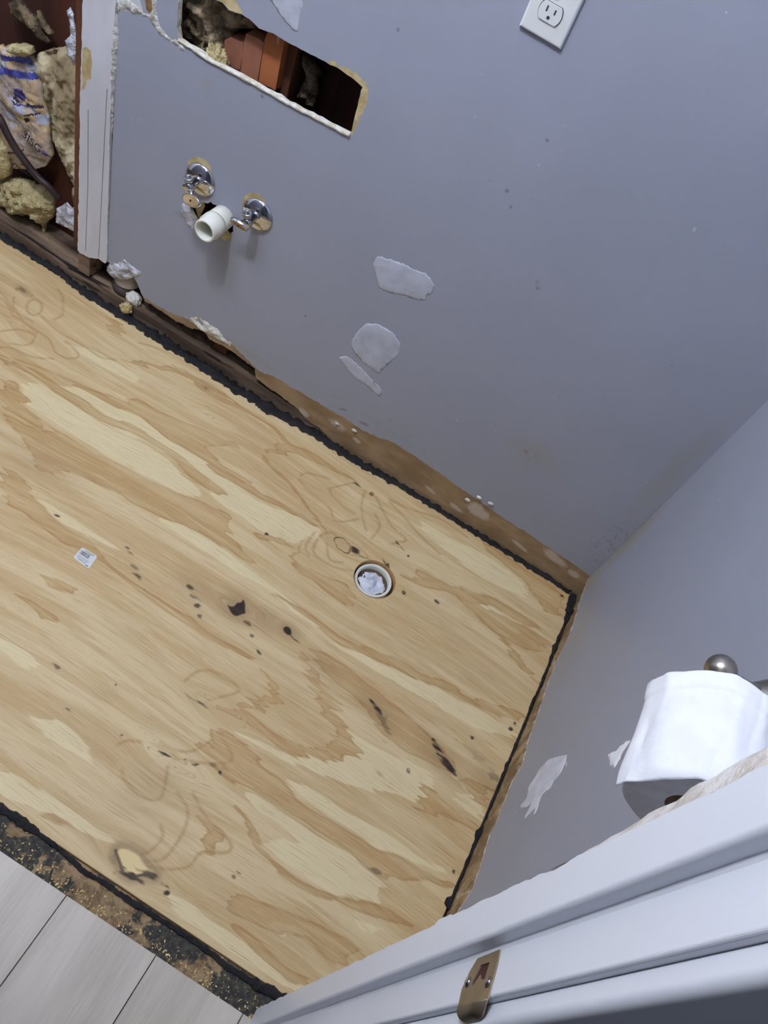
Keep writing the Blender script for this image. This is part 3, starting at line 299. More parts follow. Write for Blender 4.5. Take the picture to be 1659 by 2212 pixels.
'blockpx':[[[-1.093,0.6711],[-1.0964,0.6951],[-1.0895,0.7034],[-1.0613,0.7081],[-1.0587,0.6903],[-1.0588,0.6625],[-1.0756,0.6596],[-1.0915,0.6572]],[[-1.0602,0.7118],[-1.0586,0.7266],[-1.0333,0.7293],[-1.0239,0.7286],[-1.0223,0.6617],[-1.0373,0.6604],[-1.0568,0.6569]],[[-1.0233,0.7343],[-1.0211,0.7484],[-0.9877,0.7499],[-0.988,0.7249],[-0.9858,0.665],[-1.0045,0.6635],[-1.0202,0.6611]]],
'foilB':[[-1.2869,0.084],[-1.2804,0.1083],[-1.2665,0.1279],[-1.2405,0.1462],[-1.228,0.1428],[-1.1983,0.1402],[-1.1951,0.1318],[-1.2274,0.0995],[-1.2513,0.0807],[-1.2687,0.0745]],
'floorpipe':[-1.2622,0.0066],
'lumpC':[[-1.2212,0.0082,0.03]],
'scrapD':[[-1.066,0.0966],[-1.0381,0.1176],[-1.013,0.1144],[-0.9812,0.1159],[-0.9739,0.1026],[-0.9493,0.1031],[-0.9496,0.0913],[-0.9834,0.0856],[-1.014,0.0822],[-1.0393,0.0843]],
'crumb':[[-0.6569,-0.003,0.0616],[-0.6146,-0.003,0.0721],[-0.3178,-0.003,0.0755],[-0.2714,-0.003,0.1048],[-0.2997,-0.003,0.1016]],
'paperplug':[-0.3948,-0.2595],
'drain':[-0.3967,-0.2638],
'drainR':[[-0.4365,-0.2834],[-0.3557,-0.2476]],
'drill':[-0.5056,-0.0716],
'sticker':[[-0.8947,-0.5893],[-0.896,-0.5618],[-0.8618,-0.5608],[-0.8571,-0.5917]],
'stickertab':[[-0.8967,-0.561],[-0.8573,-0.5598],[-0.8561,-0.5653]],
'beadback':[[-1.6379,-0.0017],[-1.5846,-0.0017],[-1.5022,-0.0048],[-1.4204,-0.0079],[-1.3222,-0.0155],[-1.2818,-0.017],[-1.206,-0.0139],[-1.1141,-0.0154],[-1.0227,-0.0169],[-0.9436,-0.0199],[-0.8665,-0.0205],[-0.792,-0.0175],[-0.7316,-0.0124],[-0.6705,-0.0084],[-0.5917,-0.0138],[-0.4849,-0.0016],[-0.3851,-0.0004],[-0.3035,0.0125],[-0.2288,0.0131],[-0.179,0.013],[-0.1034,0.01],[-0.0518,0.004],[-0.0044,-0.0049]],
'beadright':[[-0.0032,-0.0084],[0.0019,-0.0442],[0.0048,-0.0594],[0.0056,-0.1123],[0.0051,-0.1374],[0.0066,-0.1896],[0.0096,-0.2225],[0.011,-0.2778],[0.0069,-0.3049],[0.0109,-0.3495],[0.0112,-0.3781],[0.0107,-0.4176],[0.0133,-0.5012],[0.013,-0.5569],[0.0117,-0.5821],[0.0136,-0.6096],[0.0127,-0.6743],[0.0132,-0.7178],[0.0113,-0.7444]],
'beadfront':[[-0.7308,-1.0002],[-0.6942,-1.002],[-0.6406,-1.0036],[-0.5873,-1.0051],[-0.5306,-1.0114],[-0.5057,-1.0103],[-0.4627,-1.0107],[-0.4124,-1.0096],[-0.3918,-1.0087],[-0.3458,-1.0078],[-0.303,-1.0087],[-0.2586,-1.0121],[-0.21,-1.0095],[-0.1637,-1.0033]],
'blot':[[0.0101,-0.7214],[0.0067,-0.7345],[0.0003,-0.7408],[-0.0011,-0.7517],[0.0076,-0.7566],[0.0142,-0.7569],[0.0159,-0.7484],[0.0156,-0.7335]],
'tile':[[-0.5277,-1.0517],[-0.3671,-1.0521],[-0.2127,-1.0527],[-0.6477,-1.0536],[-0.1848,-1.0454]],
'endjoint':[[-0.5024,-1.187],[-0.4586,-1.1742]],
'xj':-0.1876,
'ragJ':[[-1.0365,0.0861],[-1.0335,0.4058],[-1.0347,0.5863],[-1.0395,0.7295],[-1.036,0.7586],[-1.0331,0.7594],[-1.0348,0.8189],[-1.0338,0.8981],[-1.035,0.952],[-1.0333,0.9599],[-1.0339,0.9719],[-1.0373,1.0029],[-1.0339,1.004],[-1.0339,1.0315],[-1.0363,1.0716],[-1.0363,1.0898],[-1.0332,1.1519]],
'strike':[[-1.0714,0.8615],[-1.0704,0.8961],[-1.0818,0.9003],[-1.1032,0.9061],[-1.1017,0.8577],[-1.091,0.8531],[-1.0792,0.8557]],
'striketip':[[-1.0978,0.8399],[-1.1053,0.854],[-1.1084,0.876],[-1.1054,0.8911],[-1.0985,0.8905]]}
PAINT=rgb(150,154,172)
def wall_paint(name,stains):
    N=NT(name,.42,0,.35); p=N.pos(); big=N.noise(p,3,3)
    c=N.mix(N.ss(big,.3,.7),rgb(152,156,169),rgb(157,161,175))
    sc=N.noise(p,90,3); spk=N.noise(N.mapping(p,(1,1,1),(3,5,1)),55,2,.4)
    nz=N.noise(p,60,6,.7); nz2=N.noise(p,18,4)
    for st in stains:
        (axes,cx,cz,rx,rz,ang,blur,colr,k,kind)=st
        m=ellip(N,cx,cz,rx,rz,axes,blur,nz if kind else nz2,ang)
        if kind==2: m=N.math('MULTIPLY',m,N.ss(nz,.5,.62))
        c=N.mix(N.math('MULTIPLY',m,k),c,colr)
    c=N.mix(N.math('MULTIPLY',N.ss(spk,.76,.80),.5),c,rgb(70,68,75))
    c=N.mix(N.math('MULTIPLY',N.ss(N.noise(N.mapping(p,(1,1,1),(8,2,4)),48,2,.4),.765,.80),.5),c,rgb(205,210,225))
    N.col(c); N.bump(N.noise(p,260,3),.05,.0008)
    return N.m
YEL=rgb(150,140,100); BRN=rgb(105,95,80); DRK=rgb(90,88,90); WHT=rgb(200,204,216)
M={}
M['paintA']=wall_paint('grey_paint_back',[((0,2),-0.542,0.741,0.004,0.004,.5,.5,DRK,.5,1),((0,2),-0.525,0.721,0.004,0.004,.5,.5,DRK,.5,1),((0,2),-0.993,0.660,0.004,0.004,.5,.5,DRK,.5,1),((0,2),-0.400,0.682,0.012,0.004,.5,1,WHT,.45,2),((0,2),-0.653,0.877,0.012,0.004,.5,1,WHT,.45,2),((0,2),-0.524,0.088,0.004,0.004,.5,.5,DRK,.5,1),((0,2),-0.803,0.284,0.004,0.004,.5,.5,DRK,.5,1),((0,2),-0.997,0.213,0.012,0.004,.5,1,WHT,.45,2),((0,2),-1.254,0.356,0.012,0.004,.5,1,WHT,.45,2),((0,2),-1.237,0.345,0.012,0.004,.5,1,WHT,.45,2),((0,2),-1.219,0.224,0.012,0.004,.5,1,WHT,.45,2),((0,2),-0.797,0.871,0.004,0.004,.5,.5,DRK,.5,1),((0,2),-0.510,0.873,0.012,0.004,.5,1,WHT,.45,2),((0,2),-0.656,0.109,0.012,0.005,.5,.5,BRN,.5,1),
 ((0,2),-.02,.19,.045,.15,0,1,BRN,.55,2),((0,2),-.03,.42,.03,.25,0,.9,YEL,.25,0),((0,2),-.265,.285,.035,.03,.3,.8,BRN,.55,2),
 ((0,2),-.26,.29,.09,.06,0,1,YEL,.22,0),((0,2),-.60,.105,.02,.008,.2,.8,BRN,.5,0),((0,2),-.42,.62,.008,.02,.5,.6,DRK,.7,2),((0,2),-.245,.235,.006,.015,.8,.5,DRK,.6,2),
 ((0,2),-.50,.15,.012,.01,0,.6,DRK,.6,2),((0,2),-.86,.31,.012,.006,0,.6,WHT,.6,2),((0,2),-1.24,.48,.03,.012,.5,.8,WHT,.5,2),((0,2),-1.1,.62,.02,.03,0,1,YEL,.18,0),
 ((0,2),-1.22,.29,.02,.01,.2,.8,WHT,.5,2),((0,2),-.6,.13,.6,.02,0,1,BRN,.14,2),((0,2),-1.1,.35,.05,.012,.5,.9,BRN,.35,1),((0,2),-.9,.1,.1,.02,0,1,YEL,.3,0)])
M['paintB']=wall_paint('grey_paint_side',[
 ((1,2),-.02,.24,.045,.22,0,1,YEL,.55,1),((1,2),-.03,.1,.07,.05,0,1,rgb(165,150,115),.5,0),((1,2),-.0,.3,.008,.45,0,.9,BRN,.4,1),
 ((1,2),-.2,.16,.2,.07,-.1,1,rgb(160,150,125),.3,0),((1,2),-.52,.2,.03,.01,.2,1,YEL,.4,0),((1,2),-.45,.12,.5,.025,0,1,rgb(165,155,130),.22,0),
 ((1,2),-.597,.34,.004,.012,.8,.5,WHT,.9,0),((1,2),-.33,.75,.004,.012,.8,.5,WHT,.8,0)])
M['paper']=noisy('torn_brown_paper',rgb(166,136,98),rgb(140,112,80),13,.85,0,.35,.0015,.38,.62,(1,1,2.2),.2,6,rgb(190,178,162),(.62,.67))
def m_paper():
    N=NT('torn_brown_paper',.85,0,.2); p=N.pos(); a=N.noise(N.mapping(p,(1,1,2.4)),12,5); nz=N.noise(p,45,6,.7)
    c=N.mix(N.ss(a,.35,.65),rgb(162,138,106),rgb(136,113,84))
    for (x_,z_,rx,rz) in ((-.655,.055,.028,.014),(-.60,.045,.014,.008),(-.40,.035,.02,.006),(-.285,.06,.035,.026),(-.33,.03,.025,.008),(-.165,.035,.03,.007),(-.085,.062,.04,.016),(-.03,.05,.02,.012),(-.74,.03,.02,.012)):
        c=N.mix(N.math('MULTIPLY',ellip(N,x_,z_,rx,rz,(0,2),.5,nz,-.2),.75),c,rgb(192,180,166))
    c=N.mix(N.math('MULTIPLY',N.ss(nz,.62,.72),.35),c,rgb(96,76,56))
    N.col(c); N.bump(nz,.35,.0018); return N.m
M['paper']=m_paper()
M['paper2']=noisy('raw_wall_base',rgb(176,152,114),rgb(132,108,78),16,.85,0,.5,.002,.38,.62,(1,2,1.2),.2,7,rgb(200,190,174),(.60,.68))
M['gypsum']=noisy('gypsum_edge',rgb(226,224,216),rgb(198,190,172),60,.9,0,.7,.003,.4,.65,(1,1,1),.2)
M['tan']=noisy('unpainted_paper',rgb(200,184,140),rgb(176,156,108),45,.85,0,.4,.002,.4,.6,(1,1,1),.2)
M['brownraw']=noisy('brown_torn_edge',rgb(140,110,70),rgb(110,82,52),60,.85)
M['white']=noisy('white_board_paint',rgb(214,215,222),rgb(200,200,204),12,.5,0,.1,.001,.35,.65,(1,1,.3),.4,5,rgb(150,140,120),(.70,.76))
M['trim']=noisy('white_gloss_trim',rgb(232,236,246),rgb(226,230,240),4,.35,0,.04,.001,.3,.7,(1,1,.4),.5,4,rgb(150,150,156),(.78,.83))
M['plaster']=noisy('rough_plaster_edge',rgb(228,224,222),rgb(200,190,180),50,.9,0,.8,.003)
M['groove']=NT('dark_joint').col(rgb(105,100,100)).m
M['caulk']=noisy('cracked_caulk',rgb(226,226,224),rgb(176,172,160),90,.7,0,1,.004)
M['spackle']=noisy('dried_spackle',rgb(190,194,206),rgb(174,178,190),35,.9,0,.6,.0015,.3,.7,(1,1,1),.2,6,rgb(150,154,168),(.66,.75))
M['spackle2']=noisy('dried_spackle_bright',rgb(222,224,232),rgb(200,203,212),35,.9,0,.6,.0015,.3,.7,(1,1,1),.2,6,rgb(176,180,190),(.66,.75))
M['insul4']=noisy('grey_tan_fibreglass',rgb(176,158,128),rgb(112,98,80),30,.95,0,1,.008,.38,.62,(1,1,1),.1,7)
M['tar']=noisy('black_tar',rgb(12,13,18),rgb(30,31,40),120,.2,0,1,.004,.4,.7,(1,1,1),.6)
M['insul']=noisy('fibreglass',rgb(208,196,164),rgb(150,134,104),15,.95,0,1,.006,.34,.64,(1,1,.5),.1,8,rgb(92,76,58),(.50,.78))
M['insul2']=noisy('fibreglass_pale',rgb(218,204,156),rgb(186,168,124),40,.95,0,1,.012,.38,.62,(1,1,1),.1,7)
M['insul3']=noisy('dusty_fibreglass',rgb(130,115,92),rgb(72,62,50),30,.95,0,1,.012,.38,.62,(1,1,1),.1,7)
M['kraft']=noisy('film_over_fibre',rgb(206,180,138),rgb(168,152,140),14,.22,0,.8,.006,.4,.6,(1,1,1),.7,5,rgb(178,184,205),(.55,.66))
M['blue']=noisy('blue_print',rgb(62,66,150),rgb(92,96,170),40,.25,0,.5,.004,.4,.6,(1,1,1),.7)
M['ink']=NT('dark_ink',.5).col(rgb(52,42,60)).m
M['foil']=noisy('crumpled_white_foil',rgb(225,228,240),rgb(178,176,182),60,.25,.15,1,.006,.4,.65,(1,1,1),.7)
M['sheath']=noisy('dark_red_sheathing',rgb(78,42,30),rgb(54,32,26),8,.7,0,.3,.002,.35,.65,(1,1,.1),.3)
M['stud']=noisy('old_brown_stud',rgb(110,70,48),rgb(84,52,36),14,.8,0,.4,.002,.35,.65,(1,1,.12),.3)
M['sill']=noisy('rotten_grey_brown_wood',rgb(150,128,106),rgb(86,70,58),20,.85,0,.7,.004,.35,.65,(.12,1,1),.25,6,rgb(38,30,28),(.58,.66))
M['block']=noisy('reddish_wood_block',rgb(152,100,76),rgb(124,78,60),14,.75,0,.4,.002,.35,.65,(1,1,.4),.3,6,rgb(205,190,175),(.64,.72))
M['block2']=noisy('orange_wood_block',rgb(168,100,60),rgb(142,82,50),14,.75,0,.4,.002,.35,.65,(1,1,.4),.3,6,rgb(205,190,175),(.68,.74))
M['chrome']=NT('chrome',.08,1).col(rgb(205,205,208)).m
M['chromew']=noisy('worn_chrome',rgb(190,190,194),rgb(150,138,120),40,.16,1,.2,.001,.45,.7)
M['pvc']=noisy('white_pvc',rgb(232,232,222),rgb(220,220,206),20,.35,0,0)
M['cable']=noisy('dark_cable_jacket',rgb(58,42,42),rgb(44,32,34),20,.5)
M['greypipe']=noisy('grey_pipe',rgb(98,92,94),rgb(80,74,74),20,.5)
M['handle']=noisy('handle_face_patina',rgb(196,170,126),rgb(168,138,98),60,.5,.3,.3,.001)
M['nickel']=noisy('brushed_nickel',rgb(178,172,160),rgb(160,154,142),60,.3,1,.05,.0005)
M['brass']=noisy('aged_brass',rgb(158,144,124),rgb(140,126,106),30,.42,.75,.15,.0006)
M['dark']=NT('dark_recess',.9).col(rgb(26,20,20)).m
M['darkred']=NT('dark_red_wood',.9).col(rgb(70,36,30)).m
M['plastic']=NT('white_cover_plastic',.3,0,.5).col(rgb(224,226,224)).m
M['slot']=NT('slot_shadow',.8).col(rgb(52,52,60)).m
M['tp']=noisy('soft_tissue_paper',rgb(243,244,248),rgb(236,238,244),30,.95,0,.5,.002,.3,.7,(1,1,1),.1)
M['tp'].node_tree.nodes['Principled BSDF'].inputs['Subsurface Weight'].default_value=.15
M['tp'].node_tree.nodes['Principled BSDF'].inputs['Subsurface Radius'].default_value=(.01,.01,.01)
M['tpend']=noisy('tissue_roll_end',rgb(240,236,228),rgb(232,227,219),80,.95)
M['card']=noisy('cardboard_core',rgb(150,120,90),rgb(120,92,66),30,.9)
M['plug']=noisy('crumpled_tissue',rgb(232,234,242),rgb(206,210,222),60,.9,0,.6,.003)
M['saw']=noisy('sawdust_flakes',rgb(236,212,150),rgb(206,176,112),80,.9,0,0)
M['mastic']=None
def m_strip():
    N=NT('old_underlay_with_mastic',.85,0,.25); p=N.pos(); a=N.noise(N.mapping(p,(1,1,1)),16,4,.6); f=N.noise(p,130,4,.7); g=N.noise(p,38,6,.7)
    c=N.mix(N.ss(g,.35,.65),rgb(158,134,104),rgb(112,90,66))
    c=N.mix(N.math('MULTIPLY',N.ss(f,.55,.62),.5),c,rgb(60,50,40))
    k=N.ss(N.math('ADD',a,N.math('MULTIPLY',N.math('SUBTRACT',g,.5),.35)),.46,.50)
    c=N.mix(k,c,N.mix(N.ss(f,.4,.7),rgb(54,54,54),rgb(84,80,72)))
    c=N.mix(N.math('MULTIPLY',N.ss(N.noise(N.mapping(p,(1,1,1),(4,4,4)),230,3,.6),.62,.68),.8),c,rgb(176,152,90))
    N.col(c); N.bump(g,.7,.003); return N.m
M['strip']=m_strip()
def m_plank():
    N=NT('grey_oak_vinyl',.42,0,.4); o=N.n('ShaderNodeObjectInfo').outputs['Random']; p=N.pos()
    p2=N.n('ShaderNodeVectorMath',operation='ADD'); N.set(p2.inputs[0],p); cx=N.n('ShaderNodeCombineXYZ'); N.set(cx.inputs[1],N.math('MULTIPLY',o,9)); N.set(p2.inputs[1],cx.outputs[0])
    a=N.noise(N.mapping(p2.outputs[0],(9,1.1,1)),2.2,5,.6,.6); f=N.noise(N.mapping(p2.outputs[0],(60,3,1)),5,4,.6); k=N.noise(N.mapping(p2.outputs[0],(14,2.4,1)),4,6,.7,1.0)
    c=N.mix(N.ss(a,.3,.7),rgb(198,189,177),rgb(176,166,154)); c=N.mix(N.math('MULTIPLY',N.ss(f,.45,.7),.3),c,rgb(210,202,190))
    c=N.mix(N.math('MULTIPLY',N.ss(k,.62,.72),.4),c,rgb(158,148,138)); N.col(c); N.bump(f,.15,.0006); return N.m
M['plank']=m_plank()
def m_ply():
    N=NT('pine_plywood_face',.55,0,.3); g=N.attr('grain','Vector'); A=N.attr('amber');P=N.attr('pale');L=N.attr('ringline');D_=N.attr('dark');H=N.attr('halo');W=N.attr('fill')
    st=N.noise(N.mapping(g,(5,120,1)),1,4,.6); fine=N.noise(N.mapping(g,(14,620,1)),1,3,.6); mid=N.noise(N.mapping(g,(1.6,17,1)),1,3,.55,.25); mid2=N.noise(N.mapping(g,(2.6,34,1),(7,3,0)),1,2,.5,.3)
    j=N.math('MULTIPLY',N.math('SUBTRACT',st,.5),.9)
    base=N.mix(N.ss(mid,.42,.60),C_BASE1,C_BASE2)
    base=N.mix(N.math('MULTIPLY',N.ss(mid2,.52,.56),.35),base,C_AMB)
    pf=N.ss(N.math('ADD',P,j),.42,.62); c=N.mix(N.math('MULTIPLY',pf,.75),base,C_PALE)
    af=N.ss(N.math('ADD',A,j),.44,.60); ed=N.math('MULTIPLY',N.ss(A,.38,.6),N.ss(A,.95,.6)); ac=N.mix(ed,C_AMB,C_AMB2)
    c=N.mix(N.math('MULTIPLY',af,N.ss(mid2,.3,.6,.5,.85)),c,ac)
    c=N.mix(N.math('MULTIPLY',L,.62),c,C_AMB2)
    c=N.mix(N.math('MULTIPLY',N.ss(st,.48,.72),.32),c,C_PALE)
    c=N.mix(N.math('MULTIPLY',N.ss(fine,.53,.72),.55),c,rgb(150,112,66))
    c=N.mix(N.math('MULTIPLY',N.ss(fine,.44,.27),.45),c,rgb(238,220,176))
    pores=N.noise(N.mapping(g,(45,1100,1)),1,2,.5); patch=N.ss(N.noise(N.mapping(g,(4,22,1),(1,9,0)),1,2),.5,.62)
    c=N.mix(N.math('MULTIPLY',N.math('MULTIPLY',N.ss(pores,.66,.70),patch),.55),c,rgb(92,66,40))
    sp=N.noise(N.pos(),300,2,.4); c=N.mix(N.math('MULTIPLY',N.ss(sp,.775,.80),.7),c,rgb(80,58,40))
    c=N.mix(H,c,C_HALO)
    c=N.mix(W,c,rgb(228,204,150))
    dk=N.ss(N.math('ADD',D_,N.math('MULTIPLY',j,.30)),.12,1.0); c=N.mix(dk,c,N.mix(N.ss(st,.3,.7),rgb(40,30,28),rgb(62,44,34)))
    N.col(c); N.bump(N.math('ADD',fine,N.math('MULTIPLY',D_,-2)),.18,.0008); return N.m
C_BASE1=rgb(214,190,146); C_BASE2=rgb(200,172,126); C_AMB=rgb(186,152,102); C_AMB2=rgb(170,130,80); C_PALE=rgb(228,212,168); C_HALO=rgb(128,98,66)
M['ply']=m_ply()
M['plyedge']=noisy('plywood_edge',rgb(190,150,100),rgb(150,112,70),30,.8,0,.3,.002,.3,.7,(1,1,12))
M['subfloor']=noisy('subfloor_dark',rgb(96,80,64),rgb(70,58,48),12,.9)
M['ceil']=NT('ceiling_white',.9).col(rgb(225,228,235)).m
M['room']=NT('plain_grey_paint',.6).col(PAINT).m
# ------------------------------------------------ the setting
def st(o): o['kind']='structure'; return o
XJ=D['xj']
st(box('floor',(-2.6,-2.4,-.12),(.15,-.02,-.0185),M['subfloor']))
st(box('ceiling',(-2.6,-2.4,2.42),(.15,.2,2.52),M['ceil']))
st(box('wall_left',(-2.7,-2.4,-.12),(-2.6,.2,2.42),M['ceil']))
st(box('wall_front',(-2.6,-2.5,-.12),(.15,-2.4,2.42),M['room']))
rb=[tuple(p) for p in D['broken']]; rp=[tuple(p) for p in D['paintline']]
xe=rb[0][0]
outl=[(xe,rb[0][1])]+ragged(rb,.006,.0018,3,False)[1:]+[(-.665,-.008),(-.3,-.008),(.0127,-.008),(.0127,2.42),(-2.6,2.42),(-2.6,2.0),(-1.368,2.0),(-1.368,1.2),(-1.368,.75),(-1.29,.70),(xe-.003,.5)]
# painted field = everything above the old baseboard line
pl=ragged(rp,.007,.0016,5,False)
paint_poly=[(-1.40,.15)]+[(-1.29,.112)]+pl+[(.0127,.08),(.0127,2.5),(-2.7,2.5),(-2.7,.15)]
# along the rotten stretch the paint ends a little above the broken edge
A_=lambda k:[tuple(p) for p in D[k]]
hole=ragged(A_('hole'),.008,.0010,9); wh=ragged(A_('wavehole'),.004,.0012,4)
tan1=ragged(A_('tan1'),.005,.001,1);tan2=ragged(A_('tan2'),.005,.001,2)
def grow(poly,d):
    cx=sum(p[0] for p in poly)/len(poly);cy=sum(p[1] for p in poly)/len(poly)
    o=[]
    n=len(poly); ar=sum(poly[i][0]*poly[(i+1)%n][1]-poly[(i+1)%n][0]*poly[i][1] for i in range(n)); s=1 if ar>0 else -1
    for i in range(n):
        a=poly[i-1];b=poly[(i+1)%n]; tx,ty=b[0]-a[0],b[1]-a[1];L=math.hypot(tx,ty) or 1
        o.append((poly[i][0]+s*ty/L*d,poly[i][1]-s*tx/L*d))
    return o
wall=sheet('wall_back',outl,[hole,wh],[(paint_poly,1),(ragged(A_('holetan'),.006,.002,6),2),(ragged(A_('holetan2'),.006,.002,7),2),(tan1,2),(tan2,2),(A_('whitecorner'),6),(A_('dab'),4),(ragged(A_('crack'),.008,.0018,8),5)],
    lambda u,v,d:(u,d,v),.0127,[M['paper'],M['paintA'],M['tan'],M['gypsum'],M['brownraw'],M['gypsum'],M['white']],edge_mat=3)
st(wall)
pb=[tuple(p) for p in D['paintB']]
pb=[(.0127,.06)]+pb[1:-1]+[(-.80,.085),(-1.035,.085)]
outB=ragged(pb,.006,.0022,11,False)+[(-1.035,2.42),(.0127,2.42)]
inB=[(p[0],p[1]+.0035+.002*math.sin(i*1.7)) for i,p in enumerate(ragged(pb,.009,.0015,12,False))]+[(-1.035,2.5),(.05,2.5)]
st(sheet('wall_right',outB,[],[(inB,1)],lambda u,v,d:(d,u,v),.0127,[M['gypsum'],M['paintB']],edge_mat=0))
# the raw foot of the side wall behind the missing baseboard
sheet('trim_1',ragged([(.0,-.018),(-1.035,-.018),(-1.035,.12),(.0,.12)],.05,.0002,2),[],[],lambda u,v,d:(.0135+.0012*math.sin(u*70)+d,u,v),.03,[M['paper2']])
st(bpy.data.objects['trim_1'])
# wall that the door stands in
st(box('wall_door_side',(XJ+.02,-1.10,-.018),(.15,-1.036,2.42),M['room']))
st(box('wall_door_far_side',(-2.6,-1.10,-.018),(-1.02,-1.036,2.42),M['room']))
st(box('wall_door_head',(-1.02,-1.10,2.08),(XJ+.02,-1.036,2.42),M['room']))
# exposed strip of old underlay between plywood and planks
st(sheet('trim_2',[(-2.6,-1.20),(.012,-1.20),(.012,-1.0035),(-.2,-1.0035),(-1.0,-1.0035),(-2.6,-1.0035)],[],[],lambda u,v,d:(u,v,-.002-d),.016,[M['strip']]))
# ------------------------------------------------ door frame
def prof_extrude(name,prof,z0,z1,mat,zs=None,parent=None,jagf=None):
    """prof: closed (x,y) section swept up in z"""
    zs=zs or [z0,z1]; bm=bmesh.new(); R_=[]
    for z in zs: R_.append([bm.verts.new((x+(jagf(i,z)[0] if jagf else 0),y+(jagf(i,z)[1] if jagf else 0),z)) for i,(x,y) in enumerate(prof)])
    for a,b in zip(R_,R_[1:]):
        for i in range(len(prof)): bm.faces.new((a[i],a[(i+1)%len(prof)],b[(i+1)%len(prof)],b[i]))
    bm.faces.new(R_[0]);bm.faces.new(R_[-1]); return from_bm(name,bm,mat,parent)
xs=XJ-.0105
def arc(cx,cy,r,a0,a1,n=6): return [(cx+r*math.cos(math.radians(a0+(a1-a0)*i/n)),cy+r*math.sin(math.radians(a0+(a1-a0)*i/n))) for i in range(n+1)]
# jamb with its stop: stop face, rounded step, rebate face
jy0,jy1,jy2=-1.0358,-1.0672,-1.1000
prof=[(XJ+.02,jy0+.0)]+[(xs,jy0)]+arc(xs+.0035,jy1+.0035,.0035,180,250,16)+[(XJ-.0015,jy1-.0002)]+[(XJ,jy1-.003)]+arc(XJ+.002,jy2+.002,.002,180,270,4)+[(XJ+.02,jy2)]
mh=.0
rgj=D['ragJ']
def ragy(z):
    n=noise.noise(Vector((z*38,1,2)))*.0016+noise.noise(Vector((z*160,4,2)))*.0008
    st_=-.0012 if z<.765 else 0
    if .765<z<.80: st_=.0016
    if .93<z<1.0: st_-=.0022*abs(math.sin(z*60))
    return n+st_
zz=[.008+i*.004 for i in range(0,330)]+[1.4,2.08]
def jf(i,z): return (0,ragy(z)) if i==1 else (0,0)
o=st(prof_extrude('trim_3',prof,0,0,M['trim'],zz,None,jf))
# rough plaster edge seen past the stop where the inner casing was pulled off
def jf2(i,z):
    if i==1: 
        g=max(0,min(1,(z-.93)/.22)); return (.002*noise.noise(Vector((z*60,i,0))),.016*g+.0022*noise.noise(Vector((z*45,i*3,1)))-.001)
    return (0,0)
st(prof_extrude('trim_4',[(XJ+.02,-1.033),(XJ-.0065,-1.034),(XJ-.0103,-1.0360),(XJ+.02,-1.0365)],0,0,M['plaster'],[.85+i*.006 for i in range(90)],None,jf2))
# outer casing: small reveal, edge, rounded nose, face turned away to the hall
cx0=XJ+.0055
prof=[(cx0+.06,-1.1005),(cx0,-1.1005),(cx0,-1.105)]+arc(cx0+.006,-1.1085,.006,180,270,26)+[(cx0+.03,-1.1155),(cx0+.055,-1.117),(cx0+.06,-1.114)]
st(prof_extrude('trim_5',prof,.008,2.08,M['trim']))
# strike plate
sp=empty('strike_plate',(XJ-.001,-1.09,.88),'aged brass strike plate with square latch hole on the white door jamb','strike plate')
z0,z1,ya,yb=.853,.904,-1.0712,-1.1035
pts=[(ya,z0+.012),(ya-.003,z0+.004),(ya-.008,z0),(yb,z0+.004),(yb,z1),(ya-.008,z1-.003),(ya-.003,z1-.006),(ya,z1-.010)]
S_=D['strike']
pts=[tuple(p) for p in (S_[0],S_[1],S_[2],(-1.1016,.9050),(-1.1016,.8585),S_[5],S_[6])]
lh=[(-1.0772,.8720),(-1.0772,.8865),(-1.0880,.8885),(-1.0880,.8830),(-1.0838,.8780),(-1.0905,.8715),(-1.0880,.8680)]
sheet('plate',pts,[lh],[],lambda u,v,d:(XJ-.0012+d,u,v),.0011,[M['brass']],sp)
box('latch_recess',(XJ-.0004,-1.091,.867),(XJ+.0006,-1.077,.889),M['darkred'],sp)
bm=bmesh.new(); R_=[]
for k in range(9):
    t=k/8; a=t*PI*.42; y=-1.1012-.009*math.sin(a)*1.0; x=XJ-.0012+.009*(1-math.cos(a)); wz=.5*(.0465)*math.sqrt(max(.02,1-(t*.97)**2.2)); zc=.8815-.0055*t
    R_.append([bm.verts.new((x,y,zc-wz)),bm.verts.new((x,y,zc+wz)),bm.verts.new((x+.0012,y+.0008,zc+wz)),bm.verts.new((x+.0012,y+.0008,zc-wz))])
for a,b in zip(R_,R_[1:]):
    for i in range(4): bm.faces.new((a[i],a[(i+1)%4],b[(i+1)%4],b[i]))
bm.faces.new(R_[0]);bm.faces.new(R_[-1]); tag(from_bm('lip',bm,M['brass'],sp,True),'curved lip wrapping over the casing edge')
for z_,y_ in ((.8605,-1.087),(.8965,-1.091)):
    s_=from_bm('screw',lathe(bmesh.new(),[(0,0),(0,.0036),(.0008,.0034),(.0016,.002),(.0016,0)],(XJ-.0012,y_,z_),(-1,0,0),20),M['chromew'],sp,True)
# ------------------------------------------------ plywood sheet
x0,x1,y0,y1=-1.70,.0075,-1.0015,-.004; dx=.0021
nx=int((x1-x0)/dx)+1; ny=int((y1-y0)/dx)+1
gx=np.linspace(x0,x1,nx); gy=np.linspace(y0,y1,ny); GX,GY=np.meshgrid(gx,gy); X=GX.ravel().copy();Y=GY.ravel().copy()
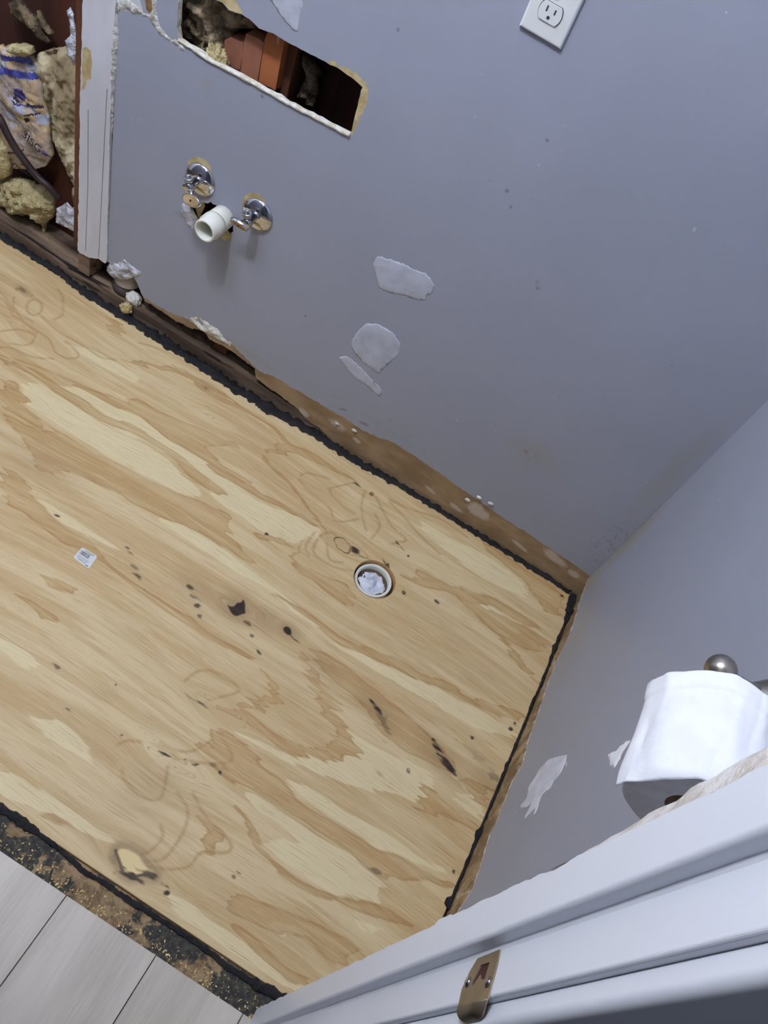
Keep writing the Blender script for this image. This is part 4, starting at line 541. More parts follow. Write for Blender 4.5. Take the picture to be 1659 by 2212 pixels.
# slightly wandering saw cuts along the edges
eb=-.011-.006*np.exp(-((X+1.0)/.45)**2)
t_=(Y-y0)/(y1-y0); Y=y0+t_*(eb-y0)
def psd(px,py,poly):
    P=np.array(poly); n=len(P); d=np.full(px.shape,1e9); ins=np.zeros(px.shape,bool)
    for i in range(n):
        a=P[i];b=P[(i+1)%n]; e=b-a; L=e@e+1e-12; t=np.clip(((px-a[0])*e[0]+(py-a[1])*e[1])/L,0,1)
        d=np.minimum(d,np.hypot(px-a[0]-t*e[0],py-a[1]-t*e[1]))
        c=((a[1]>py)!=(b[1]>py)); 
        with np.errstate(divide='ignore',invalid='ignore'): c&=px<(b[0]-a[0])*(py-a[1])/((b[1]-a[1]) if b[1]!=a[1] else 1e-9)+a[0]
        ins^=c
    return np.where(ins,d,-d)
def vn(x,y,seed):
    rs=np.random.RandomState(seed); T=rs.rand(256,256); xi=np.floor(x).astype(int);yi=np.floor(y).astype(int);fx=x-xi;fy=y-yi; fx=fx*fx*(3-2*fx);fy=fy*fy*(3-2*fy)
    g=lambda a,c:T[a%256,c%256]
    return (g(xi,yi)*(1-fx)+g(xi+1,yi)*fx)*(1-fy)+(g(xi,yi+1)*(1-fx)+g(xi+1,yi+1)*fx)*fy-.5
def chaikin(p):
    o=[]
    for a,c in zip(p,p[1:]+p[:1]): o+=[(a[0]*.75+c[0]*.25,a[1]*.75+c[1]*.25),(a[0]*.25+c[0]*.75,a[1]*.25+c[1]*.75)]
    return o
def field(polys,soft):
    global X,Y
    X0_,Y0_=X,Y; sl=np.clip(vn(X*2,Y*7,5)*3+.5,0,1)
    X=X0_+vn(X0_*9,Y0_*260,1)*.034*sl+vn(X0_*12,Y0_*110,2)*.03+vn(X0_*14,Y0_*30,3)*.014; Y=Y0_+vn(X0_*16,Y0_*26,4)*.009+vn(X0_*40,Y0_*60,6)*.003
    F=field_(polys,soft); X,Y=X0_,Y0_; return F
def field_(polys,soft):
    F=np.zeros(X.shape)
    polys=[chaikin(chaikin([tuple(q) for q in p])) if len(p)>5 else p for p in polys]
    for p in polys:
        P=np.array(p); m=(X>P[:,0].min()-.02)&(X<P[:,0].max()+.02)&(Y>P[:,1].min()-.02)&(Y<P[:,1].max()+.02)
        F[m]=np.maximum(F[m],np.clip(.5+psd(X[m],Y[m],p)/soft,0,1))
    return F
amb=field(D['amber'],.016); pal=field(D['pale'],.018); fil=field_([D['fill']],.002)
LN=np.zeros(X.shape)
for L_ in D['lines']:
    L_=[tuple(p) for p in smoothline([Vector((a,b,0)) for a,b in L_],4)]
    P=np.array([(a,b) for a,b,_ in L_]); m=(X>P[:,0].min()-.01)&(X<P[:,0].max()+.01)&(Y>P[:,1].min()-.01)&(Y<P[:,1].max()+.01)
    px,py=X[m],Y[m]; d=np.full(px.shape,1.)
    for a,b in zip(P,P[1:]):
        e=b-a; t=np.clip(((px-a[0])*e[0]+(py-a[1])*e[1])/(e@e+1e-12),0,1); d=np.minimum(d,np.hypot(px-a[0]-t*e[0],py-a[1]-t*e[1]))
    LN[m]=np.maximum(LN[m],np.exp(-(d/.0030)**2))
def blobs(L_,sharp):
    F=np.zeros(X.shape)
    for cx,cy,a,b,s,an in L_:
        R0=max(a,b)*2.2+.003; m=(abs(X-cx)<R0)&(abs(Y-cy)<R0); u=(X[m]-cx)*math.cos(an)+(Y[m]-cy)*math.sin(an); v=-(X[m]-cx)*math.sin(an)+(Y[m]-cy)*math.cos(an)
        r=np.hypot(u/max(a,.0016),v/max(b,.0016))
        am=.4 if min(a,b)>.0095 and s>.9 else .9; r=r*(1+am*vn(X[m]*60+an*9,Y[m]*260,8)+am*vn(X[m]*110,Y[m]*110,9)) if sharp else r
        F[m]=np.maximum(F[m],s*(np.clip(1.6-r*1.0,0,1) if sharp else np.exp(-r*r)))
    return F
dark=blobs([q for q in D['marks'] if not(q[4]>=.6 and max(q[2],q[3])>.0105 and min(q[2],q[3])>.0085)],True)
pits=field_(D['pits'],.006); Xs=X; dark=np.maximum(dark,np.clip(pits*1.5-.35,0,1)*np.where((X<-.44),1,np.clip(.72+1.1*vn(X*70,Y*380,12),.2,1))); halo=blobs(D['halos'],False)
kx,ky=D['knotring']; u=(X-kx)*.94-(Y-ky)*.34; v=(X-kx)*.34+(Y-ky)*.94
r=np.hypot(u/.0215,v/.0135)+.06*np.sin(np.arctan2(v,u)*5); dark=np.maximum(dark,.85*np.exp(-((r-1)/.10)**2))
# dark rim round the pale filled knot
fp=np.array(D['fill']); m=(abs(X-fp[:,0].mean())<.09)&(abs(Y-fp[:,1].mean())<.09); sd=psd(X[m],Y[m],D['fill']); dark[m]=np.maximum(dark[m],.8*np.exp(-((sd+.0025)/.003)**2)*(Y[m]<fp[:,1].mean()+.004))
halo[m]=np.maximum(halo[m],.5*np.exp(-((sd+.006)/.008)**2))
# grain runs along x and swerves round the knots
V_=Y.copy()
for (a,b,am) in [(kx,ky,.02),(-.42,-.13,.02),(-.485,-.477,.014),(-.59,-.492,.014),(-.52,-.80,.02),(-.50,-.68,.02),(-.477,-.964,.02),(-1.33,-.2,.02),(-.9,-.13,.008),(-1.25,-.35,.01),(-.2,-.62,.008)]:
    V_-=am*np.tanh((Y-b)/.008)*np.exp(-((X-a)/.06)**2-((Y-b)/.045)**2)
V_+=.012*np.sin(X*4.1+1)+.006*np.sin(X*9.7)
# mesh
idx=np.arange(nx*ny).reshape(ny,nx); q=np.stack([idx[:-1,:-1],idx[:-1,1:],idx[1:,1:],idx[1:,:-1]],-1).reshape(-1,4)
dcx,dcy=D['drain']; RH=.0455; dh=D['drill']
cxq=X[q].mean(1);cyq=Y[q].mean(1)
keep=(np.hypot(cxq-dcx,cyq-dcy)>RH)&(np.hypot(cxq-dh[0],cyq-dh[1])>.0055); q=q[keep]
e=np.sort(np.concatenate([q[:,[0,1]],q[:,[1,2]],q[:,[2,3]],q[:,[3,0]]]),1); ue,ct=np.unique(e,axis=0,return_counts=True); bd=ue[ct==1]
bv=np.unique(bd)
for (cx,cy,RR) in ((dcx,dcy,RH),(dh[0],dh[1],.0055)):
    s_=bv[np.hypot(X[bv]-cx,Y[bv]-cy)<RR+.006]; rr=np.hypot(X[s_]-cx,Y[s_]-cy); X[s_]=cx+(X[s_]-cx)/rr*RR; Y[s_]=cy+(Y[s_]-cy)/rr*RR
N_=nx*ny; Z=np.zeros(N_)
dirE=np.concatenate([q[:,[0,1]],q[:,[1,2]],q[:,[2,3]],q[:,[3,0]]]); key=dirE[:,0]*N_+dirE[:,1]; rev=dirE[:,1]*N_+dirE[:,0]; be=dirE[~np.isin(key,rev)]
bvi=np.unique(be); low={int(a):N_+i for i,a in enumerate(bvi)}
LX=np.concatenate([X,X[bvi]]);LY=np.concatenate([Y,Y[bvi]]);LZ=np.concatenate([Z,np.full(len(bvi),-.018)])
sf=np.array([[b,a,low[int(a)],low[int(b)]] for a,b in be])
allq=np.concatenate([q,sf]); me=bpy.data.meshes.new('plywood_sheet')
me.vertices.add(len(LX)); me.vertices.foreach_set('co',np.stack([LX,LY,LZ],1).ravel())
me.loops.add(allq.size); me.loops.foreach_set('vertex_index',allq.ravel().astype(np.int32)); me.polygons.add(len(allq))
me.polygons.foreach_set('loop_start',np.arange(0,allq.size,4,dtype=np.int32)); me.polygons.foreach_set('loop_total',np.full(len(allq),4,dtype=np.int32))
mi=np.zeros(len(allq),np.int32); mi[len(q):]=1
me.update(calc_edges=True); 
pad=lambda a,val=0:np.concatenate([a,np.full(len(bvi),val)]).astype(np.float32)
for nm,a in (('amber',amb),('pale',pal),('ringline',LN),('dark',dark),('halo',halo),('fill',fil)):
    at=me.attributes.new(nm,'FLOAT','POINT'); at.data.foreach_set('value',pad(a))
at=me.attributes.new('grain','FLOAT_VECTOR','POINT'); at.data.foreach_set('vector',np.stack([pad(X[:N_]),pad(V_),pad(Z)],1).ravel())
bm=bmesh.new(); bm.from_mesh(me); bmesh.ops.delete(bm,geom=[v for v in bm.verts if not v.link_faces],context='VERTS'); bm.to_mesh(me); bm.free()
ply=link('plywood_sheet',me,[M['ply'],M['plyedge']]); me.polygons.foreach_set('material_index',mi)
tag(ply,'large new pine plywood sheet with knots and wavy grain covering the floor','plywood')
# ------------------------------------------------ planks
TS=[D['tile'][2][0],D['tile'][1][0],D['tile'][0][0]]
xs_=[-.188,TS[0],TS[1],TS[2],TS[2]-.161,TS[2]-.322]
PL=[('light grey plank, short corner piece at the foot of the white door jamb',0),('grey wood-look plank, second from the door jamb',1),
    ('grey wood-look plank with knots, third from the door jamb',2),('grey wood-look plank nearest the left edge of the photo',3)]
for i,(lb,k) in enumerate(PL):
    xa,xb=xs_[k+1]+.0006,xs_[k]-.0006
    if k==0: xb=XJ-.002
    yt=-1.0525
    o=box('floor_plank',(xa,-1.9 if k!=2 else -1.9,0.0),(xb,yt,.008),M['plank'],None,.0006,1); tag(o,lb,'floor plank','grey planks outside the bathroom door')
st(box('trim_6',(-2.6,-2.39,-.0175),(.14,-1.201,-.002),M['subfloor']))
st(box('trim_7',(-2.59,-1.9,-.002),(TS[2]-.1616,-1.0525,.008),M['plank']))
# ------------------------------------------------ black sealant beads
def bead(name,pts,rad,seed,label,wz=.6,rough=.35,z=.001):
    pts=smoothline([Vector((a,b,z)) for a,b in pts],10); bm=bmesh.new(); n=len(pts)
    rr=[rad(i/n,p) for i,p in enumerate(pts)]
    # resample densely
    P=[];R=[]
    for i in range(n-1):
        L=(pts[i+1]-pts[i]).length; k=max(1,int(L/.0035))
        for q_ in range(k): P.append(pts[i].lerp(pts[i+1],q_/k)); R.append(rr[i]+(rr[i+1]-rr[i])*q_/k)
    seg=14; rings=[]
    for i,p in enumerate(P):
        d=(P[min(i+1,len(P)-1)]-P[max(i-1,0)]).normalized(); s_=d.cross(Vector((0,0,1))).normalized(); ring=[]
        for k in range(seg):
            a=2*PI*k/seg; c=s_*math.cos(a)+Vector((0,0,1))*math.sin(a)*wz; q_=p+c*R[i]+s_*.0016*noise.noise(p*33)
            nz=noise.fractal(q_*70+Vector((seed,0,0)),.7,2.3,5); ring.append(bm.verts.new(p+c*R[i]*(1+rough*nz)+Vector((0,0,max(0,nz)*R[i]*.25))))
        rings.append(ring)
    for A,B in zip(rings,rings[1:]):
        for k in range(seg): bm.faces.new((A[k],A[(k+1)%seg],B[(k+1)%seg],B[k]))
    bm.faces.new(rings[0]);bm.faces.new(rings[-1])
    o=from_bm(name,bm,M['tar'],None,True); tag(o,label,'sealant','black sealant round the plywood'); return o
def rb_(t,p): return .0098+.004*math.exp(-((p.x+.95)/.35)**2)-.0022*max(0,min(1,(p.x+.5)/.15))+.002*noise.noise(p*14)
BB=[(a,min(b-.001,-.0065)) for a,b in D['beadback'][:-1]]+[(-.006,-.010)]
bead('sealant_bead',BB,rb_,1,'thick black sealant bead along the back wall edge of the plywood',.65,.6,-.001)
BR=[(min(.010,a+.001),b) for a,b in D['beadright']]
bead('sealant_bead',BR,lambda t,p:max(.0012,.0026+.0036*max(0,noise.noise(Vector((p.y*22,3,1)))-.05)*2+(.005 if p.y>-.06 else 0)),2,'thin blobby black sealant line between plywood and the side wall',.6,.7,0)
bead('sealant_bead',[(-1.68,-1.004),(-1.4,-1.005),(-1.1,-1.003),(-.9,-1.004)]+D['beadfront'],lambda t,p:.0036+.0026*max(0,noise.noise(Vector((p.x*13,1,1)))+.2)+(.002 if p.x<-.62 else 0)+(.003 if p.x>-.22 else 0),3,'black sealant bead between plywood and the exposed strip by the planks',.6,.6,0)
bl=pillow('sealant_smear',[tuple(p) for p in D['blot']],FL(.0),.0022,.004,.001,80,.0025,M['tar'],seed=5); tag(bl,'flat black sealant smear on plywood next to the side wall base','sealant')
# ------------------------------------------------ floor drain pipe
dp=empty('drain_pipe',(dcx,dcy,-.1),'white plastic drain pipe end set in a round hole in the plywood','pipe')
RO=.0405
pc=(dcx-.0015,dcy+.0)
from_bm('pipe',lathe(bmesh.new(),[(-.0,RO-.0062),(.095,RO-.0062),(.0985,RO-.0048),(.0985,RO-.0008),(.096,RO),(0,RO),(0,RO-.0062)],(pc[0],pc[1],-.104),(0,0,1),64),M['pvc'],dp,True)
bm=bmesh.new(); lathe(bm,[(0,0),(0,RO-.0062),(.002,RO-.0062),(.002,0)],(pc[0],pc[1],-.028),(0,0,1),40); from_bm('dirt_ring',bm,M['strip'],dp)
pg=empty('tissue_plug',(pc[0],pc[1],-.03),'crumpled white tissue stuffed into the floor drain pipe','tissue')
rnd=random.Random(4)
for k,(ox,oy,rx,ry,rot,hz) in enumerate([(-.004,.012,.022,.017,.3,.012),(.002,-.003,.013,.012,.9,.013),(.016,.002,.016,.022,.2,.009),(-.008,-.012,.024,.015,-.5,.010),(.008,-.019,.018,.012,.4,.008),(-.020,.004,.012,.014,1.1,.007)]):
    P=[(pc[0]+ox+math.cos(a)*rx*(1+.18*math.sin(3*a+k))*math.cos(rot)-math.sin(a)*ry*math.sin(rot),pc[1]+oy+math.cos(a)*rx*math.sin(rot)+math.sin(a)*ry*(1+.15*math.cos(2*a+k))*math.cos(rot)) for a in [2*PI*i/18 for i in range(18)]]
    pillow('tissue_fold',P,FL(-.024),hz*1.5,.004,.003,70,.002,M['plug'],pg,seed=20+k,ridge=.007)
def chips(name,n,spots,label,mat,seed,zf=0,size=(.001,.0028)):
    rnd=random.Random(seed); bm=bmesh.new()
    for i in range(n):
        cx,cy,sx,sy=spots[i%len(spots)]; x=rnd.gauss(cx,sx); y=rnd.gauss(cy,sy)
        if name!='sawdust_on_strip' and not(-1.65<x<-.03 and -.99<y<-.03) : continue
        if zf==0 and math.hypot(x-dcx,y-dcy)<RH+.002: continue
        if x>-.08 and y<-1.0: continue
        r0=bmesh.ops.create_cube(bm,size=1); a=rnd.uniform(0,PI); L=rnd.uniform(*size); W=L*rnd.uniform(.3,.7); ca,sa=math.cos(a),math.sin(a); tl=rnd.uniform(-.3,.3)
        for v in r0['verts']:
            X_,Y_,Z_=v.co.x*L,v.co.y*W,v.co.z*.0005; v.co=Vector((x+X_*ca-Y_*sa,y+X_*sa+Y_*ca,zf+.0006+Z_+X_*tl))
    o=from_bm(name,bm,mat); tag(o,label,'sawdust',kind='stuff'); return o
F=lambda x,y:(x,y)
chips('wood_chips',230,[(-.445,-.22,.012,.018),(-.44,-.235,.010,.010),(-.45,-.18,.02,.02),(-.33,-.255,.012,.012),(-.8,-.5,.45,.25),(-.3,-.5,.2,.3),(-.36,-.31,.01,.01),(-.42,-.15,.03,.02)],'pale sawdust flakes scattered over the plywood and thick by the drain',M['saw'],7)
chips('sawdust_on_strip',260,[(x,-1.042,.05,.006) for x in (-.65,-.58,-.5,-.42,-.35,-.28,-.22)]+[(-.6,-1.03,.1,.012)],'yellow sawdust along the exposed strip at the plank ends',M['saw'],8,-.0018,(.0012,.0035))
chips('sawdust_in_drain',60,[(pc[0]-.022,pc[1]-.0,.004,.004),(pc[0]+.018,pc[1]-.016,.005,.004)],'sawdust caught round the tissue in the drain pipe',M['saw'],9,-.021,(.0015,.003))
# ------------------------------------------------ barcode sticker
sk=empty('barcode_sticker',(-.878,-.577,0),'small white barcode sticker stuck on the plywood at left','sticker')
SQ=[tuple(p) for p in D['sticker']]
def sq(u,v):
    a,b,c,d=[Vector(p) for p in (SQ[0],SQ[1],SQ[2],SQ[3])]; p=(a.lerp(d,u)).lerp(b.lerp(c,u),v); return (p.x,p.y)
def rr(u0,u1,v0,v1): return [sq(u0,v0),sq(u1,v0),sq(u1,v1),sq(u0,v1)]
so=[sq(.06,0),sq(.94,0),sq(1,.1),sq(1,.9),sq(.94,1),sq(.06,1),sq(0,.9),sq(0,.1)]
WH=NT('sticker_paper',.5).col(rgb(222,222,222)).m; GR=NT('sticker_print',.6).col(rgb(70,74,78)).m
sheet('label_paper',so,[],[],lambda u,v,d:(u,v,.0005-d),.0004,[WH],sk)
bars=[]; rnd=random.Random(2); u=.10
def patch(name,polys,mat,parent,zz):
    bm=bmesh.new()
    for P in polys: bm.faces.new([bm.verts.new((p[0],p[1],zz)) for p in P])
    r0=bmesh.ops.extrude_face_region(bm,geom=bm.faces[:]); 
    for v in r0['geom']:
        if isinstance(v,bmesh.types.BMVert): v.co.z-=.0001
    return from_bm(name,bm,mat,parent)
while u<.66:
    w_=rnd.choice((.01,.018,.028)); bars.append(rr(u,u+w_,.48,.80)); u+=w_+rnd.choice((.012,.018))
patch('barcode',bars,GR,sk,.00062)
def textline(v0,v1,ua,ub):
    out=[];u=ua
    while u<ub:
        w_=rnd.uniform(.02,.05); out.append(rr(u,min(u+w_,ub),v0,v1)); u+=w_+.012
    return out
patch('small_print',textline(.90,.93,.15,.85)+textline(.84,.87,.3,.8)+textline(.34,.37,.12,.8)+textline(.24,.27,.1,.75)+textline(.13,.17,.2,.7)+textline(.05,.12,.75,.9),GR,sk,.00062)
# ------------------------------------------------ spackle patches
def spk(key,label,seed,mapf=None,h=.0007):
    o=pillow('spackle_patch',[tuple(p) for p in D[key]],mapf or WA(0),h,.006,.0006,60,.004,M['spackle'],seed=seed,jag=.0012); return tag(o,label,'wall patch','dried filler patches on the grey walls')
spk('sp1','upper oblong white filler patch in the middle of the grey back wall',31,None,.0012)
spk('sp2','shield-shaped white filler patch below the oblong one on the back wall',32,None,.0012)
spk('sp3','narrow slanting white filler strip lowest on the back wall',33,None,.0006)
spk('sp4','smeared white filler above the cut-out in the back wall',34)
spk('spB','ragged white filler smear with drips low on the right side wall',35,WB(0)).data.materials[0]=M['spackle2']
# ------------------------------------------------ grooved board and broken edge at the end of the wall
bd_=empty('grooved_board',(-1.33,0,.4),'scuffed off-white grooved board strip at the left end of the grey wall','board')
BP=A_('board'); zt=max(p[1] for p in BP); BO=ragged([(p[0],1.99 if p[1]>zt-.03 else p[1]) for p in BP],.008,.0009,41)
sheet('board_face',BO,[],[(ragged(A_('boardtan'),.006,.0012,3),1)],lambda u,v,d:(u,-.004+d,v),.012,[M['white'],M['tan']],bd_)
for g in D['boardgroove']:
    L_=[(a,b) for a,b in g]; R_=[(a+.0012,b) for a,b in reversed(g)]
    sheet('groove_line',L_+R_,[],[],lambda u,v,d:(u,-.0043+d,v),.0003,[M['groove']],bd_)
o=pillow('caulk_ridge',A_('caulk'),WA(.0),.006,.003,.004,120,.004,M['caulk'],seed=44,jag=.001); tag(o,'cracked white caulk ridge between grooved board and grey wall','caulk')
o=pillow('torn_plaster_ridge',A_('crack'),WA(0),.0035,.004,.003,90,.004,M['caulk'],seed=45,jag=.0015); tag(o,'torn white plaster ridge curving from the board to the cut-out','plaster')
# white lip along the lower edge of the cut-out
HL=[(385,88)]
lip=[p for p in D['hole'][3:13]]
bm=bmesh.new(); P=smoothline([Vector((a,-.0005,b+.001)) for a,b in lip],6); rr_=[.0034+.0014*noise.noise(p*90) for p in P]; tube(bm,P,rr_,8)
for v in bm.verts: v.co+=noise.noise_vector(v.co*160)*.0012
tag(from_bm('plaster_lip',bm,M['gypsum'],None,True),'rough white plaster lip along the lower edge of the cut-out','plaster')
# ------------------------------------------------ inside the wall
tag(box('sheathing_board',(-2.2,.092,-.02),(-.02,.104,1.6),M['sheath']),'dark red-brown sheathing board at the back of the open wall','board')
def stud(x0,x1,y0,y1,z0,z1,label,mat='stud'):
    return tag(box('wall_stud',(x0,y0,z0),(x1,y1,z1),M[mat],None,.0012,1),label,'wood stud','studs inside the wall')
stud(-1.3765,-1.335,-.0015,.09,.098,2.0,'brown stud beside the open bay, its edge showing left of the board')
stud(-1.366,-1.335,.003,.05,.03,.097,'short grey-brown stud foot under the end of the grooved board','sill')
stud(-1.002,-.966,.02,.088,.034,.60,'brown stud foot showing in the broken gap at the base of the wall')
stud(-.935,-.915,.04,.088,.034,.60,'thin dark stud piece right of the brown one in the base gap')
stud(-.988,-.972,.05,.09,.62,1.2,'narrow dark stud right of the red blocks in the cut-out')
sp_=sheet('sill_plate',ragged([(-2.2,.003),(-.655,.003),(-.655,.09),(-2.2,.09)],.03,.0008,5),[],[],lambda u,v,d:(u,v,.026+.004*noise.noise(Vector((u*9,v*30,0)))-d),.045,[M['sill']]); tag(sp_,'rotten grey-brown bottom plate behind the black sealant','wood plate')
o=pillow('rubble',[(-1.66,.006),(-1.40,.006),(-1.385,.03),(-1.39,.085),(-1.66,.088)],FL(.018),.008,.01,.010,60,.005,M['sill'],seed=50,ridge=.01); tag(o,'crumbled debris on the bottom plate in the open bay','debris',kind='stuff')
o=pillow('loose_debris',[(-1.29,.004),(-.8,.004),(-.8,.03),(-1.0,.05),(-1.29,.05)],FL(.022),.006,.01,.010,80,.005,M['sill'],seed=51,ridge=.006); tag(o,'dark crumbs along the bottom plate under the broken wall','debris',kind='stuff')
BK=[('short reddish wood block, leftmost of the three in the cut-out','block'),('middle reddish wood block in the cut-out','block'),('tallest orange wood block, rightmost of the three in the cut-out','block2')]
for (lb,mt),pl_ in zip(BK,D['blockpx']):
    zb=.62; P=[tuple(p) for p in pl_]; top=sorted(P,key=lambda p:-p[1])[:3]; xa=min(p[0] for p in P);xb=max(p[0] for p in P)
    o=sheet('wood_block',P,[],[],lambda u,v,d:(u,.03+d,v),.035,[M[mt]]); tag(o,lb,'wood block','wood blocks inside the cut-out')
    b_=o
o=pillow('insulation_tuft',[(-1.2249,.7384),(-1.2138,.6506),(-1.1986,.6401),(-1.1816,.6461),(-1.1603,.6361),(-1.1349,.6323),(-1.1095,.6284),(-1.1029,.6571),(-1.1077,.6833),(-1.0865,.7123),(-1.0524,.7292),(-1.0,.76),(-1.05,.80),(-1.1449,.8059)],WA(.060),.026,.02,.02,28,.006,M['insul4'],seed=60,ridge=.02); tag(o,'dusty grey-brown insulation inside the left of the cut-out','insulation',kind='stuff')
o=lump('insulation_tuft',(-1.100,.018,.655),(.022,.012,.032),M['insul2'],None,61,.4,2.2,5); tag(o,'pale insulation wad beside the leftmost red block','insulation',kind='stuff')
o=pillow('insulation_tuft',[(-.9718,.7242),(-.9605,.734),(-.9459,.7215),(-.9262,.7115),(-.935,.70),(-.925,.6783),(-.9293,.6472),(-.9627,.6514),(-.954,.6928)],WA(.07),.012,.006,.012,50,.003,M['insul3'],back=.01,seed=62,ridge=.008); tag(o,'brown insulation shred at the right of the cut-out','insulation',kind='stuff')
# open bay
ba=empty('insulation_batt',(-1.45,.06,.3),'torn tan fibreglass insulation batt in the open stud bay','insulation')
pillow('fibre_fill',A_('ins'),WA(.06),.022,.016,.016,24,.004,M['insul'],ba,back=.02,seed=70,jag=.0025,ridge=.030,an=.45)
INKP=[[(x_,y_) for x_,y_ in P] for P in D['inkp']]
fm=pillow('plastic_facing',A_('film'),WA(.052),.012,.02,.008,20,.003,[M['kraft'],M['blue'],M['ink']],ba,back=.012,seed=71,jag=.0005,ridge=.008,regs=[([tuple(q) for q in P],1) for P in D['blue']]+[(P,2) for P in INKP]); tag(fm,'crinkled clear facing with blue print')
def text(name,s,loc,size,rx,rot,mat,parent):
    c=bpy.data.curves.new(name,'FONT'); c.body=s; c.size=size; c.extrude=.0003; o=bpy.data.objects.new(name,c); COL.objects.link(o)
    o.matrix_world=Matrix.Translation(loc)@Matrix.Rotation(rot,4,'Y')@Matrix.Rotation(PI/2,4,'X'); bpy.context.view_layer.update()
    dg=bpy.context.evaluated_depsgraph_get(); me=bpy.data.meshes.new_from_object(o.evaluated_get(dg)); me.transform(o.matrix_world); bpy.data.objects.remove(o)
    return link(name,me,mat,parent)
t1=D['txt1'][0];t2=D['txt2'][0]
text('printed_letters','3ISG',(t1[0]-.002,.034,t1[1]-.012),.026,0,.35,M['ink'],fm)
text('printed_letters','tOWNG',(t2[0],.034,t2[1]-.012),.014,0,-.0,M['ink'],fm)
for k,(a,b) in enumerate((((18,196),(40,206)),((17,210),(40,220)),((18,204),(38,213)))): pass
for key,lb,sd in (('lumpA','small cream foam lump at the upper left of the open bay',80),('lumpB','yellow insulation scrap at the far left edge of the bay',81)):
    o=pillow('insulation_lump',A_(key),WA(.035),.02,.01,.008,50,.005,M['insul2'],back=.015,seed=sd,jag=.001); tag(o,lb,'insulation',kind='stuff')
o=pillow('insulation_clump',A_('clump'),WA(.05),.034,.012,.014,40,.004,M['insul2'],back=.01,seed=82,jag=.002,ridge=.018); tag(o,'fluffy cream insulation clump hanging low in the open bay','insulation',kind='stuff')
for k,P in enumerate(D['fib']):
    o=pillow('fibre_shred',[tuple(p) for p in P],WA(.06),.012,.006,.01,50,.005,M['insul3'],back=.01,seed=84+k,jag=.001); tag(o,('long torn fibre shred on the dark board at top left','small fibre shred beside the long one at top left')[k],'insulation',kind='stuff')
o=pillow('foil_scrap',A_('foilA'),WA(.016),.004,.006,.006,60,.004,M['foil'],back=.003,seed=87,jag=.001,ridge=.004); tag(o,'shiny white foil scrap left of the grooved board foot','foil')
o=pillow('foil_scrap',A_('film2'),WA(.002),.005,.004,.006,50,.004,M['foil'],back=.003,seed=88,jag=.0008,ridge=.004); tag(o,'twisted clear plastic strip hanging beside the stud at top left','plastic film')
o=pillow('foil_scrap',A_('foilB'),WA(.0),.008,.008,.006,50,.004,M['foil'],back=.006,seed=89,jag=.001,ridge=.006); tag(o,'crumpled white paper-foil flap over the short pipe at the wall base','foil')
bm=bmesh.new(); tube(bm,smoothline([Vector(p)+Vector((0,-.01,0)) for p in D['cable']],8),.0080,16); tag(from_bm('cable',bm,M['cable'],None,True),'dark cable running diagonally across the open bay','cable')
fx,fy=D['floorpipe']
pp=empty('floor_pipe',(fx,.03,0),'short dark pipe stub standing behind the sealant at the wall base','pipe')
from_bm('pipe',lathe(bmesh.new(),[(-.02,.026),(.03,.026),(.032,.029),(.06,.029),(.06,.024),(.02,.024)],(fx+.006,.034,0),(0,0,1),36),M['greypipe'],pp,True)
bm=bmesh.new(); lathe(bm,[(.03,.0305),(.105,.0305),(.105,0)],(fx+.012,.034,.03),(0,0,1),36); tag(from_bm('cap',bm,NT('grey_beige_sleeve',.5).col(rgb(170,160,150)).m,pp,True),'beige sleeve over the top of the pipe')
lc=D['lumpC'][0]
o=empty('plaster_lump',(lc[0],lc[1],.02),'small broken lump, white above and yellow below, lying on the sealant','debris')
lump('white_part',(lc[0]+.002,lc[1]+.006,.038),(.019,.014,.017),M['gypsum'],o,90,.3,2.2,4); lump('yellow_part',(lc[0]-.002,lc[1]-.014,.018),(.014,.013,.013),M['tan'],o,91,.3,2.4,4)
o=pillow('paper_shreds',A_('scrapD'),WA(.0),.005,.006,.004,70,.003,M['gypsum'],seed=92,jag=.0025,ridge=.006); tag(o,'splayed torn white paper shreds on the broken wall edge','paper')
for k,c in enumerate(D['crumb']):
    lb=['tiny white plaster flake on the brown band, leftmost','white plaster flake just right of the leftmost one on the brown band','cream crumb on the brown band, left of a close pair','cream crumb on the brown band, right of a close pair','highest cream crumb of the three on the brown band'][k]
    o=lump('plaster_crumb',c,(.006,.0025,.004),M['gypsum'],None,93+k,.4,2,3); tag(o,lb,'crumb','plaster crumbs on the wall base')
# ------------------------------------------------ waste pipe stub in the wall
wp=empty('waste_pipe',(-1.025,0,.392),'white plastic waste pipe stub sticking out of the grey wall','pipe')
cz=.394; cx=-1.0235
from_bm('pipe',lathe(bmesh.new(),[(-.06,0.0220),(.030,0.0220),(.030,0.02451),(.034,0.02494),(.050,0.02494),(.052,0.02253),(.066,0.02253),(.067,0.02150),(.067,0.01909),(.066,0.01823),(-.055,0.01823)],(cx,0,cz),(0,-1,0),56),M['pvc'],wp,True)
from_bm('collar',lathe(bmesh.new(),[(-.01,0.0220),(-.01,0.0232),(.024,0.0236),(.026,0.0220)],(cx,0,cz),(0,-1,0),56),M['pvc'],wp,True)
bk=sheet('pipe_backing',ragged(grow(wh,.02),.02,.0005,1),[],[],lambda u,v,d:(u,.05+d,v),.004,[M['darkred']]); tag(bk,'dark wood behind the ragged hole round the waste pipe','board')
o=pillow('torn_paper_flap',A_('flap'),WA(.0),.006,.004,.003,80,.003,M['foil'],seed=97,ridge=.004,jag=.001); tag(o,'torn silver-grey paper flap left of the waste pipe','paper')
o=pillow('torn_paper_flap',A_('flap2'),WA(.012),.003,.004,.003,60,.003,M['tan'],back=.003,seed=98,ridge=.003); tag(o,'pale paper flap folded into the hole above the waste pipe','paper')
